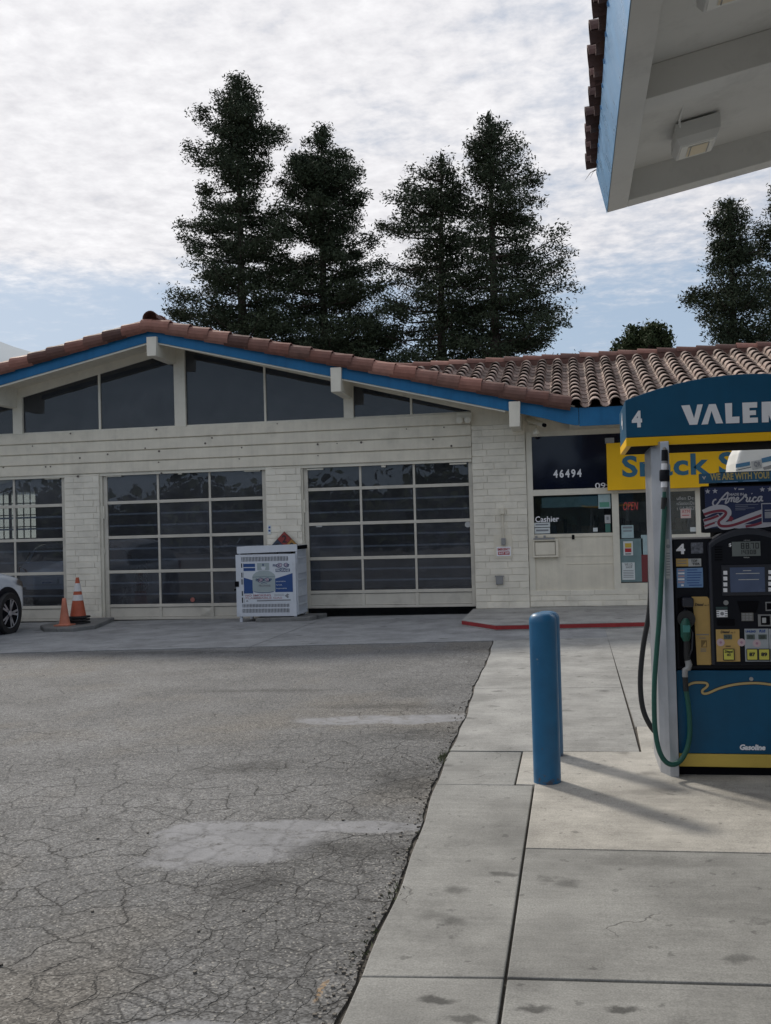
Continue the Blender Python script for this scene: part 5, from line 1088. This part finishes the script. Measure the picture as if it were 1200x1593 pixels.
# ---------------------------------------------------------------- cars (both nose towards +Y)
def car(x, y0, paint, label, group=None, ln=4.5, wd=1.86, rear=False):
    """x: centre line; y0: rear bumper; nose at y0+ln."""
    z_ = gz(x); t = thing('parked_car', (x, y0+ln/2, z_), label, 'car', group)
    S = [  # s along length (0 rear .. 1 front), half width, sill z, belt half width, belt z, roof half width, roof z
        (0.0, .60, .34, .62, .86, .0, .90), (.012, .80, .28, .80, .95, .50, 1.02), (.04, .88, .24, .90, 1.00, .60, 1.22), (.10, .92, .22, .92, 1.02, .64, 1.50),
        (.20, .93, .22, .93, 1.03, .66, 1.60), (.45, .93, .22, .93, 1.01, .66, 1.62), (.60, .93, .22, .93, 1.00, .62, 1.50), (.72, .93, .22, .92, 1.08, .60, 1.22),
        (.83, .92, .22, .90, 1.06, .55, 1.15), (.92, .90, .25, .87, .99, .48, 1.05), (.965, .84, .28, .82, .92, .42, .97), (.99, .68, .32, .68, .84, .3, .88), (1.0, .45, .38, .45, .74, .1, .76)]
    vs = []; k_ = wd/1.86
    for s, hw, zs, bw_, zb_, rw, zr in S:
        ring_ = [(0, zs), (hw*.85, zs), (hw, zs+.10), (hw+.0, (zs+zb_)/2), (bw_, zb_-.06), (bw_*.97, zb_), (rw+.5*(bw_-rw)*.35, zb_+(zr-zb_)*.75), (rw, zr-.02), (rw*.6, zr+.01), (0, zr+.02)]
        full = [(a*k_, b) for a, b in ring_]+[(-a*k_, b) for a, b in ring_[-2:0:-1]]
        vs.append([(x+a, y0+s*ln, z_+b) for a, b in full])
    n_ = len(vs[0]); mb = MB(); mb.add([v for r_ in vs for v in r_], [(i*n_+j, i*n_+(j+1) % n_, (i+1)*n_+(j+1) % n_, (i+1)*n_+j) for i in range(len(S)-1) for j in range(n_)]+[tuple(range(n_))[::-1], tuple(range((len(S)-1)*n_, len(S)*n_))])
    body = mb.build('body', paint, t, smooth=True); sb = body.modifiers.new('sub', 'SUBSURF'); sb.levels = 2; sb.render_levels = 2
    CG = mat('car_window_glass', (.012, .015, .018), .05) if 'car_window_glass' not in bpy.data.materials else bpy.data.materials['car_window_glass']
    for sd in (-1, 1):
        w_ = MB(); pts = [(y0+.09*ln, 1.05), (y0+.70*ln, 1.03), (y0+.60*ln, 1.38), (y0+.50*ln, 1.48), (y0+.2*ln, 1.50), (y0+.12*ln, 1.35)]
        w_.prism([(x+sd*(.915-.34*(b-1.0))*k_, a, z_+b) for a, b in pts], (-sd*.05, 0, 0)); w_.build('side_window', CG, t)
        for wy in (y0+.175*ln, y0+.805*ln):
            B(x+sd*.60*k_, wy-.43, z_+.20, x+sd*.60*k_+.01, wy+.43, z_+.9).build('wheel_well', DARK, t)
            MB().lathe([(.455, -.05), (.455, .012)], (x+sd*.925*k_-(.0 if sd > 0 else -.0), wy, z_+.39), 'x', 36).build('arch_cladding', BLACK, t)
            wh = MB().lathe([(.24, -.14), (.355, -.13), (.372, -.09), (.372, .06), (.352, .09), (.262, .085), (.255, .05)], (x+sd*.905*k_, wy, z_+.372), 'x', 40).build('wheel', RUB, t, smooth='auto')
            rm = MB().lathe([(.252, .01), (.258, .07)], (x+sd*.905*k_, wy, z_+.372), 'x', 30); rm.build('brake_void', DARK, wh)
            rm = MB(); cxr = x+sd*(.905*k_+.075)
            m2 = 40; v = [(cxr+(0 if r_ > .24 else -sd*.015), wy+r_*cos(2*pi*i/m2), z_+.372+r_*sin(2*pi*i/m2)) for r_ in (.262, .235) for i in range(m2)]
            rm.add(v, [(i, (i+1) % m2, m2+(i+1) % m2, m2+i) for i in range(m2)])
            for q in range(5):
                for o_ in (-.17, .17):
                    a = 2*pi*q/5+o_; dy, dz = cos(a), sin(a); a2 = 2*pi*q/5+o_*.2; ey, ez = cos(a2), sin(a2); py_, pz2 = -dz*.020, dy*.020
                    rm.prism([(cxr, wy+ey*.05+py_, z_+.372+ez*.05+pz2), (cxr, wy+dy*.245+py_*.9, z_+.372+dz*.245+pz2*.9), (cxr, wy+dy*.245-py_*.9, z_+.372+dz*.245-pz2*.9), (cxr, wy+ey*.05-py_, z_+.372+ez*.05-pz2)], (-sd*.03, 0, 0))
            rm.lathe([(.06, -.02), (.055, .008)], (cxr, wy, z_+.372), 'x', 16); rm.build('rim', ALLOY, wh)
    for sd in (-1, 1):
        hl = MB().prism([(x+sd*.935*k_, y0+.885*ln, z_+.96), (x+sd*.93*k_, y0+.885*ln, z_+.88), (x+sd*.82*k_, y0+.962*ln, z_+.80), (x+sd*.82*k_, y0+.957*ln, z_+.90)], (-sd*.03, .015, 0)); hl.build('headlight', mat('headlight_glass', (.20, .17, .14), .1) if 'headlight_glass' not in bpy.data.materials else bpy.data.materials['headlight_glass'], t)
        tlm = mat('tail_lamp_red', (.20, .02, .02), .2) if 'tail_lamp_red' not in bpy.data.materials else bpy.data.materials['tail_lamp_red']
        MB().prism([(x+sd*.93*k_, y0+.055*ln, z_+1.0), (x+sd*.60*k_, y0-.01, z_+.93), (x+sd*.52*k_, y0-.012, z_+.80), (x+sd*.92*k_, y0+.055*ln, z_+.78)], (0, -.03, 0)).build('taillight', tlm, t)
    B(x-.80*k_, y0-.03, z_+.24, x+.80*k_, y0+.2, z_+.40).build('rear_bumper_lower', BLACK, t, .02)
    MB().prism([(x-.52*k_, y0+.06, z_+1.08), (x+.52*k_, y0+.06, z_+1.08), (x+.46*k_, y0+.30, z_+1.44), (x-.46*k_, y0+.30, z_+1.44)], (0, -.02, .01)).build('rear_window', CG, t)
    if rear:
        B(x-.16, y0-.035, z_+.52, x+.16, y0-.02, z_+.63).build('number_plate', WHITE, t); B(x-.30, y0-.028, z_+.50, x+.30, y0-.01, z_+.68).build('plate_recess', paint, t)
        text('8KUR294', x-.13, z_+.55, x+.13, z_+.60, y0-.036, INKB, t, 'number', bold=.02)
        rg = MB()
        for i in range(4):
            cx_ = x-.105+i*.07; v = [(cx_+r_*cos(2*pi*j/20), y0-.045, z_+.80+r_*sin(2*pi*j/20)) for r_ in (.048, .040) for j in range(20)]
            rg.add(v, [(j, (j+1) % 20, 20+(j+1) % 20, 20+j) for j in range(20)])
        rg.build('ring_emblem', CHR, t)
        B(x-.60, y0-.03, z_+.70, x+.60, y0-.015, z_+.715).build('trim_strip', CHR, t)
        for sd in (-1, 1): B(x+sd*.62, y0-.035, z_+.40, x+sd*.84, y0+.02, z_+.46).build('exhaust_trim', DARK, t, .01)
    return t
car(-9.93-.93, 17.10-4.5, CARW, 'white car parked at the left edge nose towards the first garage door')
car(-13.25, 23.5, CARS, 'silver car seen from behind through the panes of the left garage door', rear=True)
# ---------------------------------------------------------------- trees
def leafmat(name, a, b):
    M = bpy.data.materials.new(name); M.use_nodes = True; t = M.node_tree; n = t.nodes; l = t.links; p = n['Principled BSDF']
    g = n.new('ShaderNodeNewGeometry'); mx_ = n.new('ShaderNodeMix'); mx_.data_type = 'RGBA'; nz_ = n.new('ShaderNodeTexNoise'); nz_.inputs['Scale'].default_value = .8; l.new(g.outputs['Position'], nz_.inputs['Vector'])
    ad = n.new('ShaderNodeMath'); ad.operation = 'MULTIPLY_ADD'; l.new(g.outputs['Random Per Island'], ad.inputs[0]); ad.inputs[1].default_value = .6
    l.new(nz_.outputs[0], ad.inputs[2]); sb_ = n.new('ShaderNodeMath'); sb_.operation = 'SUBTRACT'; sb_.use_clamp = True; l.new(ad.outputs[0], sb_.inputs[0]); sb_.inputs[1].default_value = .3
    l.new(sb_.outputs[0], mx_.inputs[0]); mx_.inputs[6].default_value = (*a, 1); mx_.inputs[7].default_value = (*b, 1); l.new(mx_.outputs[2], p.inputs['Base Color']); p.inputs['Roughness'].default_value = .75
    p.inputs['Specular IOR Level'].default_value = .25
    return M
REDW = leafmat('redwood_foliage', (.026, .038, .022), (.060, .076, .038)); ROUND = leafmat('broadleaf_foliage', (.035, .052, .022), (.07, .09, .035))
def quads_mesh(name, C_, A_, B_, m_, parent):
    """C centres, A half-length vectors, B half-width vectors -> one mesh of slender leaf quads"""
    n_ = len(C_); off = np.array(parent.location); v = np.empty((n_, 4, 3)); C_ = C_-off
    v[:, 0] = C_-A_; v[:, 1] = C_-A_*.1+B_; v[:, 2] = C_+A_; v[:, 3] = C_-A_*.1-B_
    me = bpy.data.meshes.new(name); me.vertices.add(n_*4); me.vertices.foreach_set('co', v.reshape(-1)); me.loops.add(n_*4); me.loops.foreach_set('vertex_index', np.arange(n_*4, dtype=np.int32))
    me.polygons.add(n_); me.polygons.foreach_set('loop_start', np.arange(0, n_*4, 4, dtype=np.int32)); me.polygons.foreach_set('loop_total', np.full(n_, 4, dtype=np.int32)); me.update(); me.validate()
    me.materials.append(m_); o = bpy.data.objects.new(name, me); COL.objects.link(o); o.parent = parent; return o
def rnd_unit(rs, n): v = rs.normal(size=(n, 3)); return v/np.linalg.norm(v, axis=1)[:, None]
def redwood(trunk_px, top, prof, Y, label, seed, dens=1.0, lean=0, gaps=()):
    rs = np.random.RandomState(seed); tb = at(trunk_px, 545, Y); tt = at(top[0], top[1], Y); H = tt.z; x0 = tb.x
    zb_ = gz(x0)-.05; base = Vector((x0, Y, zb_))
    t = thing('redwood_tree', tuple(base), label, 'tree', 'redwoods behind the station')
    def ax(z): f_ = min(max((z-4)/(H-4), 0), 1); return x0+(tt.x-x0)*f_
    MB().tube([(ax(z), Y+.1*sin(z*.3), z) for z in np.linspace(zb_, H-.3, 16)], list(np.linspace(.42, .035, 16)), 9).build('trunk', BARK, t, smooth=True)
    P_ = [(at(l_, y_, Y).z, ax(0)*0+at(l_, y_, Y).x, at(r_, y_, Y).x) for y_, l_, r_ in prof]
    zs = np.array([p[0] for p in P_])[::-1]; ls = np.array([p[1] for p in P_])[::-1]; rs_ = np.array([p[2] for p in P_])[::-1]
    def ext(z, az):                                     # crown radius towards azimuth az
        lz = max(ax(z)-np.interp(z, zs, ls)-.04, .10); rz = max(np.interp(z, zs, rs_)-ax(z)-.04, .10); c = cos(az); w_ = (c+1)/2
        side = rz if c > 0 else lz; m_ = (lz+rz)/2; return side*abs(c)**.6+m_*(1-abs(c)**.6)
    C_ = []; A_ = []; B_ = []; br = MB(); z = 3.5
    while z < H-.15:
        nb = 5 if z < H-2 else 4
        k0 = rs.uniform(0, 6.28)
        for k_ in range(nb):
            az = k0+k_*2*pi/nb+rs.uniform(-.5, .5); zt2 = z+rs.uniform(-.2, .35); R_ = ext(zt2, az)*rs.choice([.45, .75, .95, 1.12], p=[.2, .25, .3, .25])
            if rs.uniform() < .10: continue
            sag = rs.uniform(-.08, .20)*R_; d = np.array([cos(az), sin(az), 0]); o = np.array([ax(z), Y, z-.25*R_*.4])
            tip = np.array([ax(z), Y, zt2+sag*.3])+d*R_
            mid_ = (o+tip)/2+np.array([0, 0, -.10*R_])
            br.tube([tuple(o), tuple(mid_), tuple(tip)], [.05+.006*R_, .035, .012], 4, cap=False)
            nc = max(int(R_*4.9*dens), 2)
            for q in range(nc):
                f_ = rs.uniform(.10, 1.0)**.72; c = (1-f_)**2*o+2*f_*(1-f_)*mid_+f_*f_*tip
                sp_r = (.20+.14*R_*(1-abs(f_-.6)))*.9; side = np.array([-d[1], d[0], 0])*np.clip(rs.normal(), -2, 2)*sp_r*.95
                c = c+side+np.array([0, 0, rs.normal()*.10-.04*f_*R_*.5])
                ns = int(54*dens); cl_s = rs.uniform(.17, .30)
                pos = c+np.clip(rs.normal(size=(ns, 3)), -1.7, 1.7)*np.array([cl_s, cl_s, cl_s*.68]); dirs = rnd_unit(rs, ns)*.9+d*.8+np.array([0, 0, .05]); dirs /= np.linalg.norm(dirs, axis=1)[:, None]
                w_ = np.cross(dirs, rnd_unit(rs, ns)); w_ /= np.linalg.norm(w_, axis=1)[:, None]
                ln_ = rs.uniform(.05, .11, (ns, 1)); C_.append(pos); A_.append(dirs*ln_); B_.append(w_*ln_*.36)
        z += (.43 if z < H-3 else .26)*rs.uniform(.6, 1.5)
    # the leading shoot
    ns = 60; zz_ = rs.uniform(H-1.0, H, ns); pos = np.stack([np.full(ns, ax(H)), np.full(ns, Y), zz_], 1)+rs.normal(size=(ns, 3))*.07; dirs = rnd_unit(rs, ns)*.5+np.array([0, 0, 1]); dirs /= np.linalg.norm(dirs, axis=1)[:, None]; w_ = np.cross(dirs, rnd_unit(rs, ns)); w_ /= np.linalg.norm(w_, axis=1)[:, None]
    C_.append(pos); A_.append(dirs*.15); B_.append(w_*.05)
    br.build('branches', BARK, t); quads_mesh('crown', np.concatenate(C_), np.concatenate(A_), np.concatenate(B_), REDW, t)
    return t
YT = 46
redwood(378, (370, 126), [(128, 366, 374), (143, 344, 400), (170, 324, 418), (197, 308, 440), (227, 296, 430), (245, 308, 412), (270, 312, 420), (292, 303, 436), (320, 320, 450), (337, 279, 462), (380, 283, 470), (410, 271, 475), (440, 255, 480), (470, 262, 485), (520, 270, 485), (600, 290, 480)], YT,
        'tallest redwood, leftmost behind the roof ridge with a heavy drooping top', 11, 1.12)
redwood(503, (500, 200), [(203, 498, 503), (222, 484, 520), (240, 462, 538), (256, 450, 552), (290, 436, 562), (320, 432, 570), (337, 430, 584), (380, 428, 590), (440, 420, 597), (490, 415, 622), (520, 415, 625), (600, 420, 620)], YT+1.5,
        'redwood with a thin bare leading shoot beside the tallest one', 12, 1.15)
redwood(682, (687, 243), [(247, 684, 690), (262, 650, 708), (282, 634, 725), (300, 618, 735), (320, 600, 740), (358, 600, 745), (415, 588, 755), (470, 568, 760), (530, 560, 765), (600, 570, 760)], YT+1,
        'broad airy redwood with pale trunk gaps left of the slim topped one', 13, .92)
redwood(771, (761, 175), [(178, 758, 765), (189, 748, 802), (205, 752, 806), (214, 724, 822), (236, 728, 830), (256, 727, 800), (268, 742, 846), (296, 735, 849), (330, 716, 858), (364, 700, 870), (415, 690, 887), (457, 690, 896), (514, 690, 900), (600, 690, 890)], YT,
        'redwood with a tufted see-through top, rightmost of the centre group', 14, .98)
redwood(1142, (1135, 311), [(313, 1131, 1139), (328, 1114, 1156), (343, 1104, 1172), (360, 1104, 1170), (387, 1099, 1178), (408, 1090, 1186), (430, 1079, 1190), (452, 1080, 1196), (478, 1070, 1200), (498, 1082, 1205), (517, 1080, 1205), (541, 1092, 1205), (600, 1095, 1200)], YT,
        'shorter redwood on the right beyond the shop roof', 15, 1.05)
redwood(1222, (1219, 285), [(287, 1215, 1222), (310, 1196, 1245), (332, 1187, 1255), (350, 1180, 1262), (400, 1172, 1270), (450, 1165, 1275), (520, 1150, 1280), (600, 1150, 1280)], YT+2,
        'redwood cut by the right edge of the photo behind the shorter one', 16, 1.05)
def roundtree(px, top, w_px, Y, label, seed, n_cl=110):
    rs = np.random.RandomState(seed); tb = at(px, 545, Y); tz = at(px, top, Y).z; R_ = w_px/1550*Y/2; base = Vector((tb.x, Y, gz(tb.x)-.05)); t = thing('broadleaf_tree', tuple(base), label, 'tree')
    zc_ = tz-R_*.95; tr = MB().tube([base, (tb.x+.1, Y, zc_*.6), (tb.x, Y, zc_)], [.3, .22, .12], 8)
    C_ = []; A_ = []; B_ = []
    for i in range(n_cl):
        u = rnd_unit(rs, 1)[0]; u[2] = abs(u[2])*1.0-.35; r_ = R_*rs.uniform(.3, 1.12)*(.8+.3*sin(3*math.atan2(u[1], u[0])+seed)); c = np.array([tb.x, Y, zc_])+u*r_*np.array([1, 1, .98])
        tr.tube([(tb.x, Y, zc_-R_*.3), tuple((c+np.array([tb.x, Y, zc_]))/2), tuple(c)], [.06, .04, .015], 4, cap=False)
        ns = 100; pos = c+rs.normal(size=(ns, 3))*R_*.095; d = rnd_unit(rs, ns); w_ = np.cross(d, rnd_unit(rs, ns)); w_ /= np.linalg.norm(w_, axis=1)[:, None]; ln_ = rs.uniform(.08, .16, (ns, 1)); C_.append(pos); A_.append(d*ln_); B_.append(w_*ln_*.5)
    tr.build('trunk', BARK, t); quads_mesh('crown', np.concatenate(C_), np.concatenate(A_), np.concatenate(B_), ROUND, t); return t
roundtree(1009, 487, 96, 62, 'small round broadleaf tree above the shop roof ridge', 5)
# hill far away on the left
hm = MB(); xs_ = np.linspace(-900, -150, 40)
def hz_(x): return max(2, 128-.235*(x+369)+9*sin(x*.02))*(1 if x < -300 else max(0, (x+150)/-150)**.7) if x > -700 else 190
rows = [(600, 1.0), (700, 1.18), (900, 1.0), (480, .35), (400, -.02)]
rows.sort(); vs = [(x, y, hz_(x)*k_*(1 if y != 700 else .98)-3) for y, k_ in rows for x in xs_]; n_ = len(xs_)
hm.add(vs, [(r_*n_+i, r_*n_+i+1, (r_+1)*n_+i+1, (r_+1)*n_+i) for r_ in range(len(rows)-1) for i in range(n_-1)])
tag(hm.build('hills', mat('hill_grass_haze_tint', (.33, .37, .40), .95, var=.05, vs=.02), None, smooth=True), kind='structure')  # distance haze is mixed into this bluish grey grass colour
# unseen trees added behind the viewer to darken the reflections in the glass
rs = np.random.RandomState(77); bt = bpy.data.objects.new('reflection_trees', None)
C_ = []; A_ = []; B_ = []
for i in range(46):
    cx_ = -60+i*2.7+rs.uniform(-1, 1); cy_ = -46+rs.uniform(-3, 3); hh = rs.uniform(3.5, 7.5)
    ns = 900; pos = np.array([cx_, cy_, hh*.52])+rs.normal(size=(ns, 3))*np.array([1.5, 1.5, hh*.24]); pos[:, 2] = np.abs(pos[:, 2]); d = rnd_unit(rs, ns); w_ = np.cross(d, rnd_unit(rs, ns)); C_.append(pos); A_.append(d*.45); B_.append(w_*.3)
class _P: location = (0, 0, 0)
C_ = np.concatenate(C_); A_ = np.concatenate(A_); B_ = np.concatenate(B_); n_ = len(C_)
v = np.empty((n_, 4, 3)); v[:, 0] = C_-A_; v[:, 1] = C_+B_; v[:, 2] = C_+A_; v[:, 3] = C_-B_
me = bpy.data.meshes.new('reflection_trees'); me.from_pydata(v.reshape(-1, 3).tolist(), [], np.arange(n_*4).reshape(-1, 4).tolist()); me.materials.append(ROUND)
bpy.data.objects.remove(bt); o = bpy.data.objects.new('added_tree_belt', me); COL.objects.link(o); tag(o, 'far belt of trees added unseen behind the viewer to darken glass reflections', 'added_tree_belt', kind='stuff')
scene.cycles.max_bounces = 8; scene.cycles.transparent_max_bounces = 12
scene.cycles.sample_clamp_indirect = 6
